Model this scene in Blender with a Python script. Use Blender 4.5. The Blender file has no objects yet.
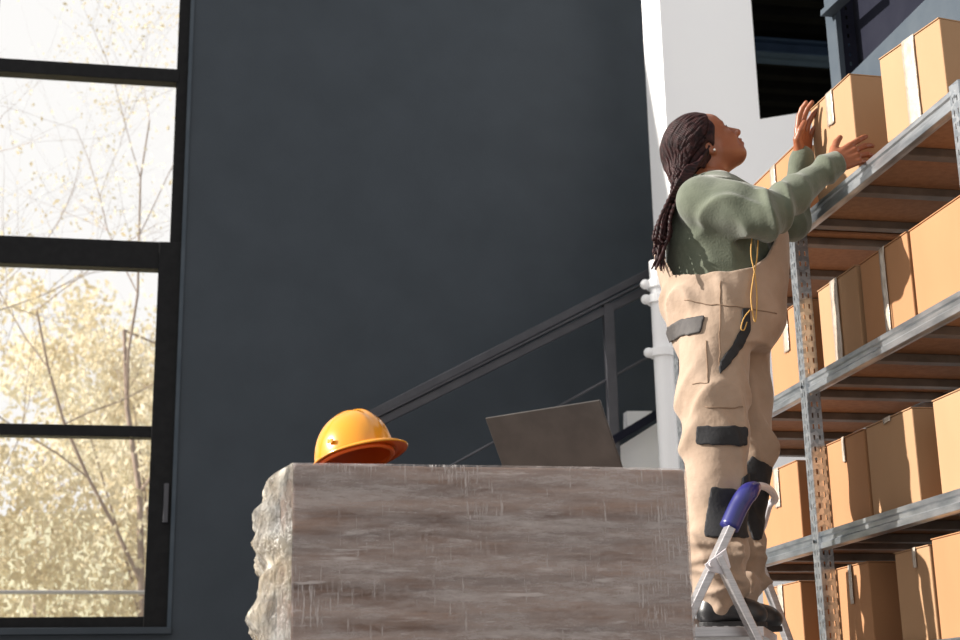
import bpy, bmesh, math, random
import numpy as np
from mathutils import Vector, Matrix, Euler
random.seed(4); RNG = np.random.RandomState(7)
C = bpy.context.scene.collection
PI = math.pi

# ------------------------------------------------------------------ camera
F, CX, CY = 1450., 480., 320.
YAW, PITCH, ROLL = map(math.radians, (11.1, 15.5, -1.1))
CAM = np.array([0, 0, .4])
_f = np.array([math.sin(YAW)*math.cos(PITCH), math.cos(YAW)*math.cos(PITCH), math.sin(PITCH)])
_r = np.array([math.cos(YAW), -math.sin(YAW), 0.]); _u = np.cross(_r, _f)
_R = _r*math.cos(ROLL)+_u*math.sin(ROLL); _U = -_r*math.sin(ROLL)+_u*math.cos(ROLL)
def ray(px, py): return _f + _R*(px-CX)/F - _U*(py-CY)/F
def atY(px, py, Y): d = ray(px, py); return CAM + d*(Y-CAM[1])/d[1]
def atX(px, py, X): d = ray(px, py); return CAM + d*(X-CAM[0])/d[0]
def atZ(px, py, Z): d = ray(px, py); return CAM + d*(Z-CAM[2])/d[2]
def proj(P):
    d = np.asarray(P, float)-CAM; z = d@_f
    return CX+F*(d@_R)/z, CY-F*(d@_U)/z
cam = bpy.data.cameras.new('camera'); camo = bpy.data.objects.new('camera', cam); C.objects.link(camo)
cam.sensor_width = 36; cam.lens = F/960*36; cam.clip_end = 200
M = Matrix(((_R[0], _U[0], -_f[0], CAM[0]), (_R[1], _U[1], -_f[1], CAM[1]), (_R[2], _U[2], -_f[2], CAM[2]), (0, 0, 0, 1)))
camo.matrix_world = M
cam.dof.use_dof = True; cam.dof.focus_distance = 4.7; cam.dof.aperture_fstop = 4.5
S = bpy.context.scene; S.camera = camo
S.view_settings.view_transform = 'Standard'; S.view_settings.look = 'None'
S.view_settings.gamma = 1; S.view_settings.exposure = 0.0; S.view_settings.use_curve_mapping = False

# ------------------------------------------------------------------ materials
def nt(name):
    m = bpy.data.materials.new(name); m.use_nodes = True
    n = m.node_tree.nodes; l = m.node_tree.links
    return m, n, l, n['Principled BSDF']
def noise_col(n, l, c1, c2, scale, detail=4, stretch=(1, 1, 1), lo=.35, hi=.65, rough=.55, kind='noise'):
    tc = n.new('ShaderNodeTexCoord'); mp = n.new('ShaderNodeMapping'); mp.inputs['Scale'].default_value = stretch
    l.new(tc.outputs['Object'], mp.inputs['Vector'])
    if kind == 'noise':
        t = n.new('ShaderNodeTexNoise'); t.inputs['Detail'].default_value = detail; t.inputs['Roughness'].default_value = rough
        out = t.outputs['Fac']
    else:
        t = n.new('ShaderNodeTexVoronoi'); out = t.outputs['Color']
    t.inputs['Scale'].default_value = scale
    l.new(mp.outputs['Vector'], t.inputs['Vector'])
    r = n.new('ShaderNodeValToRGB'); r.color_ramp.elements[0].position = lo; r.color_ramp.elements[1].position = hi
    r.color_ramp.elements[0].color = (*c1, 1); r.color_ramp.elements[1].color = (*c2, 1)
    l.new(out, r.inputs['Fac'])
    return r, out, mp
def mat(name, c1, c2=None, scale=8, rough=.6, metal=0., stretch=(1, 1, 1), bump=0., bscale=None, lo=.35, hi=.65, kind='noise', coat=0, spec=None, sheen=0, sub=0):
    m, n, l, b = nt(name)
    c2 = c2 or c1
    r, out, mp = noise_col(n, l, c1, c2, scale, stretch=stretch, lo=lo, hi=hi, kind=kind)
    l.new(r.outputs['Color'], b.inputs['Base Color'])
    b.inputs['Roughness'].default_value = rough; b.inputs['Metallic'].default_value = metal
    if coat: b.inputs['Coat Weight'].default_value = coat; b.inputs['Coat Roughness'].default_value = .08
    if spec is not None: b.inputs['Specular IOR Level'].default_value = spec
    if sheen: b.inputs['Sheen Weight'].default_value = sheen
    if sub:
        b.inputs['Subsurface Weight'].default_value = sub; b.inputs['Subsurface Radius'].default_value = (.012, .005, .003); b.inputs['Subsurface Scale'].default_value = 1
    if bump:
        t = n.new('ShaderNodeTexNoise'); t.inputs['Scale'].default_value = bscale or scale*4; t.inputs['Detail'].default_value = 5
        l.new(mp.outputs['Vector'], t.inputs['Vector'])
        bp = n.new('ShaderNodeBump'); bp.inputs['Strength'].default_value = bump; bp.inputs['Distance'].default_value = .01
        l.new(t.outputs['Fac'], bp.inputs['Height']); l.new(bp.outputs['Normal'], b.inputs['Normal'])
    return m
MT = dict(
    slate=mat('slate_paint', (.021, .031, .043), (.029, .040, .054), 3, rough=.62, bump=.08, bscale=60, lo=.3, hi=.7),
    white=mat('white_plaster', (.93, .93, .95), (.95, .95, .96), 2, rough=.85, bump=.05, bscale=40),
    whitepipe=mat('white_gloss_paint', (.93, .93, .94), rough=.35),
    floor=mat('concrete', (.16, .155, .15), (.24, .23, .22), 4, rough=.5, bump=.1),
    black=mat('black_window_frame', (.006, .006, .007), (.010, .010, .011), 20, rough=.45, spec=.15),
    darksheet=mat('dark_ceiling_sheet', (.002, .002, .002), (.0035, .0035, .0035), 4, rough=.9, spec=.02),
    bluebeam=mat('dark_blue_steel', (.012, .025, .05), (.018, .034, .065), 6, rough=.6, spec=.2),
    navy=mat('shade_darkened_navy_steel', (.010, .011, .020), (.015, .016, .026), 4, rough=.8, spec=.08),  # darkened so the racking panel carries its shade in the colour
    slatesteel=mat('slate_blue_steel', (.050, .066, .085), (.066, .082, .10), 5, rough=.6, spec=.2),
    railm=mat('dark_handrail_paint', (.045, .045, .055), (.06, .06, .07), 9, rough=.45),
    card=mat('cardboard', (.33, .160, .070), (.38, .19, .086), 3, rough=.8, stretch=(1, 1, .35), bump=.08, bscale=30, lo=.3, hi=.7),
    card2=mat('pale_cardboard', (.34, .195, .100), (.385, .23, .122), 3, rough=.8, stretch=(1, 1, .35), bump=.08, bscale=30, lo=.3, hi=.7),
    tape=mat('packing_tape', (.42, .35, .28), (.52, .45, .38), 30, rough=.16, coat=.6, bump=.35, bscale=70),
    galv=mat('galvanised_steel', (.34, .37, .40), (.62, .64, .66), 70, rough=.30, metal=.85, kind='v', lo=.2, hi=.9),
    beamm=mat('galvanised_beam', (.26, .29, .32), (.62, .64, .66), 26, rough=.30, metal=.85, stretch=(1, .25, 1), lo=.3, hi=.7),
    darkgalv=mat('steel_bar_painted_reflection', (.11, .085, .065), (.17, .13, .10), 14, rough=.5, metal=.3),  # brown reflected on the steel is put into the base colour
    board=mat('chipboard', (.24, .115, .052), (.31, .155, .075), 40, rough=.7, bump=.1),
    film=None,
    wrapcard=None,
    hat=mat('yellow_hat_plastic', (.66, .25, .006), (.70, .28, .008), 6, rough=.22, coat=.5, sub=.0),
    hatin=mat('hat_underside_painted_glow', (.75, .12, .006), rough=.45),  # red-orange paints the light glowing through the yellow brim
    laptop=mat('dark_laptop_lid', (.055, .050, .048), (.075, .068, .064), 12, rough=.42, metal=.5),
    laptopdark=mat('black_laptop_keys', (.01, .01, .01), rough=.5),
    alu=mat('brushed_aluminium', (.40, .39, .40), (.52, .50, .51), 30, rough=.38, metal=.7, stretch=(.3, .3, 6)),
    plastic=mat('pale_grey_plastic', (.62, .59, .62), rough=.45),
    blue=mat('blue_plastic', (.014, .016, .13), (.02, .022, .17), 8, rough=.35, coat=.3),
    rubber=mat('black_rubber', (.012, .012, .013), rough=.6),
    skin=mat('brown_skin', (.25, .080, .034), (.30, .098, .043), 14, rough=.42, sub=.12, bump=.03, bscale=90),
    lip=mat('lip_skin', (.20, .055, .045), rough=.35),
    hair=mat('dark_braided_hair', (.008, .003, .004), (.040, .012, .012), 60, rough=.5, spec=.2),
    sweater=mat('sage_green_knit', (.078, .092, .062), (.105, .120, .083), 18, rough=.9, bump=.2, bscale=160, sheen=.3),
    overall=mat('beige_work_cloth', (.315, .225, .160), (.37, .27, .20), 10, rough=.85, bump=.6, bscale=20, sheen=.15),
    seam=mat('seam_stitching', (.22, .145, .095), rough=.9),
    blackcloth=mat('black_reinforcement_cloth', (.010, .010, .012), (.018, .018, .021), 30, rough=.8, bump=.15, bscale=120),
    greycloth=mat('dark_grey_flap_cloth', (.050, .045, .045), (.07, .063, .06), 30, rough=.75, bump=.15, bscale=120),
    shoe=mat('black_shoe_leather', (.012, .012, .014), (.02, .02, .022), 20, rough=.38),
    cord=mat('ochre_cord', (.50, .28, .07), rough=.7),
    eye=mat('eye_white', (.7, .66, .62), rough=.2), iris=mat('dark_iris', (.02, .01, .008), rough=.15),
    pearl=mat('silver_stud', (.85, .82, .8), rough=.15, metal=.6),
    bark=mat('pale_bark', (.26, .18, .14), (.36, .27, .22), 6, rough=.9),
    leaf=None, ground=mat('pale_dry_meadow', (.42, .40, .24), (.55, .52, .36), 2, rough=.95),
    lamp=mat('grey_rail_paint', (.45, .42, .40), rough=.6),
)
# stretch film : real translucent film, cloudy where it is stretched over itself
m, n, l, b = nt('stretch_film')
r, out, mp = noise_col(n, l, (.05,)*3, (.90,)*3, 4.5, detail=10, stretch=(.6, .9, 3.4), lo=.38, hi=.68, rough=.80)
r2, o2, mp2 = noise_col(n, l, (0,)*3, (.85,)*3, 190, detail=5, stretch=(1., 1., .09), lo=.46, hi=.62, rough=.6)
mp2.inputs['Rotation'].default_value = (0, .22, 0)
r3, o3, mp3 = noise_col(n, l, (0,)*3, (1,)*3, 3.8, detail=5, lo=.42, hi=.60)
r4, o4, mp4 = noise_col(n, l, (0,)*3, (.75,)*3, 55, detail=5, stretch=(.10, .10, 1.), lo=.53, hi=.68, rough=.6)
mp4.inputs['Rotation'].default_value = (0, -.10, 0)
r5, o5, mp5 = noise_col(n, l, (0,)*3, (.6,)*3, 110, detail=4, stretch=(1., 1., .06), lo=.56, hi=.68, rough=.6)
mp5.inputs['Rotation'].default_value = (0, -.55, 0)
mm = n.new('ShaderNodeMath'); mm.operation = 'MULTIPLY'; l.new(r2.outputs['Color'], mm.inputs[0]); l.new(r3.outputs['Color'], mm.inputs[1])
m4a = n.new('ShaderNodeMath'); m4a.operation = 'MAXIMUM'; l.new(mm.outputs[0], m4a.inputs[0]); l.new(r4.outputs['Color'], m4a.inputs[1])
m4 = n.new('ShaderNodeMath'); m4.operation = 'MAXIMUM'; l.new(m4a.outputs[0], m4.inputs[0]); l.new(r5.outputs['Color'], m4.inputs[1])
mx = n.new('ShaderNodeMath'); mx.operation = 'MAXIMUM'; l.new(r.outputs['Color'], mx.inputs[0]); l.new(m4.outputs[0], mx.inputs[1])
sc = n.new('ShaderNodeMath'); sc.operation = 'MULTIPLY'; sc.inputs[1].default_value = .70; l.new(mx.outputs[0], sc.inputs[0])
b.inputs['Base Color'].default_value = (.72, .65, .63, 1); b.inputs['Roughness'].default_value = .22
bp = n.new('ShaderNodeBump'); bp.inputs['Strength'].default_value = .6; bp.inputs['Distance'].default_value = .01
l.new(mx.outputs[0], bp.inputs['Height']); l.new(bp.outputs['Normal'], b.inputs['Normal'])
l.new(sc.outputs[0], b.inputs['Alpha']); MT['film'] = m
m, n, l, b = nt('bundled_brown_card')
r, out, mp = noise_col(n, l, (.085, .045, .032), (.32, .21, .16), 4.0, detail=8, stretch=(.35, .35, 5), lo=.34, hi=.68, rough=.7)
l.new(r.outputs['Color'], b.inputs['Base Color']); b.inputs['Roughness'].default_value = .8; MT['wrapcard'] = m
m, n, l, b = nt('layered_stretch_film')
r, out, mp = noise_col(n, l, (.35,)*3, (1.,)*3, 16, detail=7, stretch=(1, 1, .45), lo=.40, hi=.60, rough=.65); mp.inputs['Rotation'].default_value = (.6, 0, 0)
rr_, oo_, pp_ = noise_col(n, l, (.46, .38, .27), (.50, .49, .46), 9, detail=4)
l.new(rr_.outputs['Color'], b.inputs['Base Color']); b.inputs['Roughness'].default_value = .2
bp = n.new('ShaderNodeBump'); bp.inputs['Strength'].default_value = 1.; bp.inputs['Distance'].default_value = .02
l.new(r.outputs['Color'], bp.inputs['Height']); l.new(bp.outputs['Normal'], b.inputs['Normal']); l.new(r.outputs['Color'], b.inputs['Alpha']); MT['film2'] = m
# leaves: diffuse + translucent
m, n, l, b = nt('autumn_leaf')
r, out, mp = noise_col(n, l, (.60, .50, .31), (.84, .80, .66), .9)
l.new(r.outputs['Color'], b.inputs['Base Color']); b.inputs['Roughness'].default_value = .8
tr = n.new('ShaderNodeBsdfTranslucent'); l.new(r.outputs['Color'], tr.inputs['Color'])
ms = n.new('ShaderNodeMixShader'); ms.inputs[0].default_value = .5
l.new(b.outputs[0], ms.inputs[1]); l.new(tr.outputs[0], ms.inputs[2]); l.new(ms.outputs[0], n['Material Output'].inputs[0]); MT['leaf'] = m
m, n, l, b = nt('window_glass')
tp = n.new('ShaderNodeBsdfTransparent'); gl = n.new('ShaderNodeBsdfGlossy'); gl.inputs['Roughness'].default_value = .03
ms = n.new('ShaderNodeMixShader'); ms.inputs[0].default_value = .05
l.new(tp.outputs[0], ms.inputs[1]); l.new(gl.outputs[0], ms.inputs[2]); l.new(ms.outputs[0], n['Material Output'].inputs[0]); MT['glass'] = m

# ------------------------------------------------------------------ mesh helpers
def V(p): return Vector([float(a) for a in p])
def obj(name, bm, m, parent=None, smooth=False, bevel=0, structure=False):
    if isinstance(bm, bmesh.types.BMesh):
        bmesh.ops.recalc_face_normals(bm, faces=bm.faces)
        me = bpy.data.meshes.new(name); bm.to_mesh(me); bm.free()
    else: me = bm
    o = bpy.data.objects.new(name, me); C.objects.link(o)
    if m is not None and not me.materials: me.materials.append(MT[m])
    if smooth:
        for p in me.polygons: p.use_smooth = True
    if bevel:
        bv = o.modifiers.new('bevel', 'BEVEL'); bv.width = bevel; bv.segments = 2; bv.limit_method = 'ANGLE'
    if parent is not None:
        o.parent = parent
        o.matrix_parent_inverse = parent.matrix_world.inverted() if False else Matrix.Translation(-parent.location) if parent.type == 'EMPTY' else Matrix()
    if structure: o['kind'] = 'structure'
    return o
def thing(name, label, cat, loc=(0, 0, 0), group=None):
    o = bpy.data.objects.new(name, None); C.objects.link(o); o.location = V(loc); o.empty_display_size = .1
    o['label'] = label; o['category'] = cat
    if group: o['group'] = group
    return o
def tag(o, label, cat, group=None):
    o['label'] = label; o['category'] = cat
    if group: o['group'] = group
    return o
def NB(): return bmesh.new()
def box(bm, a, b_, mtx=None):
    a = V(a); b_ = V(b_); c = (a+b_)/2; d = b_-a
    T = Matrix.Translation(c) @ Matrix.Diagonal((abs(d.x), abs(d.y), abs(d.z), 1))
    if mtx is not None: T = mtx @ T
    return bmesh.ops.create_cube(bm, size=1, matrix=T)['verts']
def frame_of(p0, p1, up=(0, 0, 1)):
    p0 = V(p0); p1 = V(p1); z = (p1-p0).normalized(); x = V(up).cross(z)
    if x.length < 1e-4: x = Vector((1, 0, 0))
    x.normalize(); y = z.cross(x)
    return p0, p1, x, y, z
def bar(bm, p0, p1, w, h, up=(0, 0, 1)):
    p0, p1, x, y, z = frame_of(p0, p1, up); L = (p1-p0).length; c = (p0+p1)/2
    T = Matrix(((x.x, y.x, z.x, c.x), (x.y, y.y, z.y, c.y), (x.z, y.z, z.z, c.z), (0, 0, 0, 1))) @ Matrix.Diagonal((w, h, L, 1))
    bmesh.ops.create_cube(bm, size=1, matrix=T)
def prism(bm, pts, off):
    """closed polygon pts (3D) extruded by vector off"""
    off = V(off); a = [bm.verts.new(V(p)) for p in pts]; b_ = [bm.verts.new(V(p)+off) for p in pts]
    bm.faces.new(a); bm.faces.new(b_[::-1]); k = len(a)
    for i in range(k): bm.faces.new((a[i], a[(i+1) % k], b_[(i+1) % k], b_[i]))
def tube(bm, pts, rad, seg=10, caps=True, twist=None):
    pts = [V(p) for p in pts]; k = len(pts); rings = []
    up = Vector((0, 0, 1)); prev = None
    for i, p in enumerate(pts):
        t = (pts[min(i+1, k-1)]-pts[max(i-1, 0)]).normalized()
        if prev is None:
            x = t.cross(up)
            if x.length < 1e-3: x = t.cross(Vector((1, 0, 0)))
        else: x = prev - t*prev.dot(t)
        x.normalize(); prev = x; y = t.cross(x)
        r = rad[i] if hasattr(rad, '__len__') else rad
        rings.append([bm.verts.new(p + x*math.cos(a)*r + y*math.sin(a)*r) for a in [2*PI*j/seg for j in range(seg)]])
    for i in range(k-1):
        for j in range(seg):
            bm.faces.new((rings[i][j], rings[i][(j+1) % seg], rings[i+1][(j+1) % seg], rings[i+1][j]))
    if caps: bm.faces.new(rings[0][::-1]); bm.faces.new(rings[-1])
def cyl(bm, c, r, h, axis='Z', seg=20):
    R = {'Z': Matrix(), 'X': Matrix.Rotation(PI/2, 4, 'Y'), 'Y': Matrix.Rotation(PI/2, 4, 'X')}[axis]
    bmesh.ops.create_cone(bm, cap_ends=True, segments=seg, radius1=r, radius2=r, depth=h, matrix=Matrix.Translation(V(c)) @ R)
def ball(bm, c, r, seg=16, sc=(1, 1, 1)):
    bmesh.ops.create_uvsphere(bm, u_segments=seg, v_segments=seg//2+2, radius=r, matrix=Matrix.Translation(V(c)) @ Matrix.Diagonal((*sc, 1)))
def catmull(pts, n=6):
    P = [np.array(p, float) for p in pts]; P = [2*P[0]-P[1]]+P+[2*P[-1]-P[-2]]; out = []
    for i in range(1, len(P)-2):
        for t in np.linspace(0, 1, n, endpoint=False):
            a, b_, c, d = P[i-1:i+3]
            out.append(.5*(2*b_+(c-a)*t+(2*a-5*b_+4*c-d)*t*t+(3*b_-a-3*c+d)*t**3))
    out.append(P[-2]); return out

def nz(x, y, z, f, s=0):
    return math.sin(x*f*1.3+2.1*math.sin(y*f*.7+s)+s)*math.cos(z*f+1.7*math.sin(x*f*.6+s*2))*.6+.4*math.sin(z*f*2.3+y*f*1.9+s+2*math.sin(z*f*.9))
# ------------------------------------------------------------------ lights
W = bpy.data.worlds.new('daylight'); S.world = W; W.use_nodes = True
wn = W.node_tree.nodes; wl = W.node_tree.links; bg = wn['Background']
bg.inputs['Color'].default_value = (1.0, .985, .965, 1); bg.inputs['Strength'].default_value = WORLD = 1.0
wtc = wn.new('ShaderNodeTexCoord'); wd = wn.new('ShaderNodeVectorMath'); wd.operation = 'DOT_PRODUCT'; wd.inputs[1].default_value = (-.55, .82, .15)
wr = wn.new('ShaderNodeMapRange'); wr.inputs[1].default_value = -.5; wr.inputs[2].default_value = .6; wr.inputs[3].default_value = .84; wr.inputs[4].default_value = 1.02
wl.new(wtc.outputs['Generated'], wd.inputs[0]); wl.new(wd.outputs['Value'], wr.inputs[0]); wl.new(wr.outputs[0], bg.inputs['Strength'])
sun = bpy.data.lights.new('sun', 'SUN'); suno = bpy.data.objects.new('sun', sun); C.objects.link(suno)
sun.energy = 9.5; sun.angle = math.radians(.8); sun.color = (1, .94, .86)
SD = Vector((-.90, .13, .42)).normalized()            # towards the sun
suno.rotation_euler = SD.to_track_quat('Z', 'Y').to_euler(); suno.location = (-6, 6, 8)

# ------------------------------------------------------------------ room shell
YW = 9.0
bm = NB(); box(bm, (-9, -3, -.1), (9, YW+.2, 0)); obj('floor', bm, 'floor', structure=True)
wx1 = atY(181, 310, YW)[0]; zb = atY(90, 628, YW)[2]
bm = NB()
box(bm, (wx1, YW, 0), (3.35, YW+.3, 7)); box(bm, (-5.2, YW, 0), (wx1, YW+.3, zb)); box(bm, (-7, YW, 0), (-5.2, YW+.3, 7)); box(bm, (-5.2, YW, 6.2), (wx1, YW+.3, 7))
obj('wall_back', bm, 'slate', structure=True)
# window trim (reveal edge) and frame
bm = NB(); box(bm, (wx1-.012, YW-.012, zb), (wx1+.012, YW+.0, 6.2)); obj('trim_1', bm, 'slatesteel', structure=True)
win = bpy.data.objects.new('window_1', None); C.objects.link(win); win.location = (wx1-1.5, YW+.12, zb); win['kind'] = 'structure'
yf0, yf1 = YW+.06, YW+.16
def zz(px, py): return atY(px, py, YW+.06)[2]
xs = atY(173.5, 150, yf0)[0]; xl = atY(155, 350, yf0)[0]
bars = [(58.5, 72, 0), (235, 262.5, 0), (422, 433.5, 1)]
bm = NB(); box(bm, (xs, yf0, zz(90, 262)), (wx1, yf1+.04, 6.2)); box(bm, (xl, yf0-.03, zb), (wx1, yf1, zz(90, 240))); box(bm, (-5.2, yf0, 6.1), (wx1, yf1, 6.2))
box(bm, (-5.2, yf0, zb), (wx1, yf1, zz(40, 617)))
obj('window_frame', bm, 'black', win, bevel=.004)
for t0, t1, lower in bars:
    za, zc = zz(40, t0+2), zz(40, t1+2)
    bm = NB(); box(bm, (-5.2, yf0-.004, zc), (xs+.02, yf1-.01, za)); obj('glazing_bar', bm, 'black', win, bevel=.004)
for mxx in (atY(-22, 300, yf0)[0]-.02, -2.75, -4.1):
    bm = NB(); box(bm, (mxx-.06, yf0-.006, zb), (mxx+.0, yf1-.01, 6.2)); obj('mullion', bm, 'black', win, bevel=.004)
zlev = [zb+.02, zz(40, 428), zz(40, 250), zz(40, 66), 6.15]
for i in range(4):
    bm = NB(); box(bm, (-5.2, yf0+.045, zlev[i]), (wx1-.02, yf0+.052, zlev[i+1])); obj('pane', bm, 'glass', win)
bm = NB(); box(bm, (-5.2, YW-.05, zb-.04), (wx1+.015, YW+.06, zb)); obj('window_sill', bm, 'slate', win, bevel=.004)
# handle on the opening sash
bm = NB(); q = atY(166, 503, yf0-.05); box(bm, (q[0]-.015, yf0-.06, q[2]-.12), (q[0]+.015, yf0-.03, q[2]+.12)); obj('latch', bm, 'railm', win, bevel=.004)

# white pillar and low white wall with an opening at upper right
YP = 7.9
A = lambda px, py, Y=YP: atY(px, py, Y)
xL = A(648, 120, YP+.35)[0]; xo = A(755.5, 60)[0]; zs1 = A(759, 119)[2]; zs2 = zs1+.62
poly = [(xL, 0), (6.2, 0), (6.2, zs2), (xo, zs1), (xo, 7), (xL, 7)]
bm = NB(); prism(bm, [(x, YP, z) for x, z in poly], (0, .35, 0)); obj('wall_right', bm, 'white', structure=True)
# white vertical drain pipe in front of the pillar with its two clamps
pc = A(667, 430, YP-.12); zpt = A(664, 262, YP-.12)[2]
pp = thing('drain_pipe', 'white vertical pipe with clamps running up beside the white wall edge', 'pipe', (pc[0], YP-.12, 0))
bm = NB(); cyl(bm, (pc[0], YP-.12, zpt/2), .055, zpt, seg=24); obj('pipe', bm, 'whitepipe', pp, smooth=False)
for py in (285, 300, 353):
    z = A(660, py, YP-.12)[2]
    bm = NB(); cyl(bm, (pc[0], YP-.12, z), .075, .05, seg=24); ball(bm, (pc[0]-.085, YP-.12, z), .030); box(bm, (pc[0]-.1, YP-.14, z-.012), (pc[0], YP-.10, z+.012)); obj('clamp', bm, 'whitepipe', pp, bevel=.003)

# dark corrugated ceiling and beams seen through the opening
bm = NB(); prev = None; yy = 8.6
prof = []
while yy < 20:
    prof += [(yy, 6.6), (yy+.12, 6.6), (yy+.16, 6.52), (yy+.26, 6.52), (yy+.30, 6.6)]; yy += .30
va = [bm.verts.new((2.0, y, z)) for y, z in prof]; vb = [bm.verts.new((14, y, z)) for y, z in prof]
for i in range(len(prof)-1):
    if (va[i].co-va[i+1].co).length > 1e-6: bm.faces.new((va[i], va[i+1], vb[i+1], vb[i]))
ceil = obj('ceiling', bm, 'darksheet', structure=True); sm = ceil.modifiers.new('s', 'SOLIDIFY'); sm.thickness = .02; sm.offset = 1
bm = NB(); box(bm, (3, 20, 0), (14, 20.2, 6.8)); obj('wall_far', bm, 'darksheet', structure=True)
pa = atY(752, 40, 11.5); pb = atY(752, 55, 11.5)
bm = NB(); box(bm, (3.4, 11.5, pb[2]), (8, 11.56, pa[2])); box(bm, (3.4, 11.42, pa[2]-.02), (8, 11.66, pa[2])); box(bm, (3.4, 11.42, pb[2]), (8, 11.66, pb[2]+.02))
tag(obj('roof_beam', bm, 'bluebeam', bevel=.004), 'dark blue steel beam under the black corrugated ceiling', 'beam')

# tall blue pallet racking behind the boxes
XR2 = 3.0
u0 = atX(829, 60, XR2); YU = u0[1]
pr = thing('pallet_racking', 'dark slate blue steel racking rising behind the top boxes', 'rack', (XR2, YU, 0))
def slotted(bm, o, du, dv, width, z0, z1, cols, pitch, sw, sh, thick=None):
    """sheet at o spanning width along du with columns of slots; dv = up"""
    o = V(o); du = V(du)
    us = [0]
    for c in cols: us += [c-sw/2, c+sw/2]
    us.append(width); k = int((z1-z0)/pitch); zs = []
    z = z0
    for i in range(k):
        zs += [z, z+(pitch-sh)/2, z+(pitch+sh)/2]; z += pitch
    zs.append(z1)
    grid = [[bm.verts.new(o+du*u+Vector((0, 0, zz_))) for u in us] for zz_ in zs]
    for i in range(len(zs)-1):
        for j in range(len(us)-1):
            if i % 3 == 1 and j % 2 == 1 and i < 3*k: continue
            bm.faces.new((grid[i][j], grid[i][j+1], grid[i+1][j+1], grid[i+1][j]))
def solid(o, t, off=0):
    s = o.modifiers.new('s', 'SOLIDIFY'); s.thickness = t; s.offset = off; return o
bm = NB(); box(bm, (XR2, YU-.10, 0), (XR2+.012, YU, 5.4)); box(bm, (XR2, YU-.11, 0), (XR2+.03, YU-.10, 5.4)); obj('upright', bm, 'slatesteel', pr, bevel=.002)
bm = NB(); slotted(bm, (XR2+.012, YU-.105, 0), (1, 0, 0), None, .09, 0, 5.4, [.05], .05, .012, .02); solid(obj('upright', bm, 'navy', pr), .003)  # slotted face of the same upright, its shade painted as darker steel
bt = atX(852, 72, XR2)[2]
bm = NB(); box(bm, (XR2, 1.2, bt-.42), (XR2+.04, YU-.11, bt)); box(bm, (XR2-.02, 1.2, bt-.42), (XR2, YU-.11, bt-.38)); obj('beam', bm, 'slatesteel', pr, bevel=.003)
bm = NB(); box(bm, (XR2+.12, 1.2, bt-.1), (XR2+.14, YU-.02, bt+1.8)); obj('side_panel', bm, 'navy', pr)
u2 = atX(957, 10, XR2+.02)
bm = NB(); box(bm, (XR2+.045, u2[1]-.07, 0), (XR2+.11, u2[1], 5.4)); obj('upright', bm, 'navy', pr, bevel=.002)
q0 = atX(826, 14, XR2-.03); q1 = atX(856, -14, XR2-.03)
bm = NB(); bar(bm, q0, q1, .03, .06, (1, 0, 0)); obj('brace', bm, 'slatesteel', pr, bevel=.002)

# stair: hand rail, baluster, cables, stringer, white side panel
YS = 8.6
st = thing('staircase_railing', 'dark steel stair railing with double handrail climbing across the slate wall', 'railing', (A(606, 440, YS)[0], YS, 0))
def sp(px, py, y=YS): return atY(px, py, y)
ex = lambda a, b_, t: (a[0]+(b_[0]-a[0])*t, a[1]+(b_[1]-a[1])*t)
ra, rb = (340, 430), (655, 271)
bm = NB(); a_, b_ = (382, 409), (655, 270); s0 = ex(a_, b_, -.13); s1 = ex(a_, b_, 1.08)
bar(bm, sp(*s0), sp(*s1), .05, .035, (0, 1, 0)); obj('handrail', bm, 'railm', st, bevel=.004)
bm = NB(); a_, b_ = (384, 420), (655, 286); s0 = ex(a_, b_, -.13); s1 = ex(a_, b_, 1.08)
bar(bm, sp(*s0), sp(*s1), .05, .03, (0, 1, 0)); obj('handrail', bm, 'railm', st, bevel=.004)
bm = NB(); a_, b_ = (383, 414), (655, 278); s0 = ex(a_, b_, -.13); s1 = ex(a_, b_, 1.08)
bar(bm, sp(*s0), sp(*s1), .012, .07, (0, 1, 0)); obj('rail_web', bm, 'railm', st)
bm = NB(); box(bm, sp(603, 304)-np.array([0, .02, 2.2]), sp(613, 304)+np.array([0, .03, 0])); obj('baluster', bm, 'railm', st, bevel=.004)
for a_, b_ in (((456, 463), (612, 377)), ):
    bm = NB(); s0 = ex(a_, b_, -.54); s1 = ex(a_, b_, 1.3); tube(bm, [sp(*s0), sp(*s1)], .008, 8); obj('cable', bm, 'railm', st)
bm = NB(); a_, b_ = (540, 484), (662, 411); s0 = ex(a_, b_, -1.9); s1 = ex(a_, b_, 1.1); bar(bm, sp(*s0), sp(*s1), .05, .065, (0, 1, 0)); obj('stringer', bm, 'navy', st, bevel=.004)
bm = NB(); q = sp(370, 416); box(bm, (q[0]-.03, YS-.02, 0), (q[0]+.03, YS+.03, q[2]+.02)); obj('baluster', bm, 'railm', st, bevel=.004)
for k in range(8):
    q = sp(*ex(a_, b_, -.2-.21*k)); bm = NB(); box(bm, (q[0]-.16, YS+.02, q[2]-.02), (q[0]+.14, YW-.01, q[2]+.01)); obj('tread', bm, 'navy', st, bevel=.003)
bm = NB(); pts = [sp(*p, YS+.1) for p in ((617, 448), (690, 402), (690, 480), (660, 500), (617, 500))]
prism(bm, pts, (0, .08, 0)); obj('side_panel', bm, 'white', st)
bm = NB(); pts = [sp(*p, YS+.1) for p in ((627, 411), (652, 411), (652, 418), (627, 434))]
prism(bm, pts, (0, .08, 0)); obj('tread', bm, 'white', st)

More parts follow.
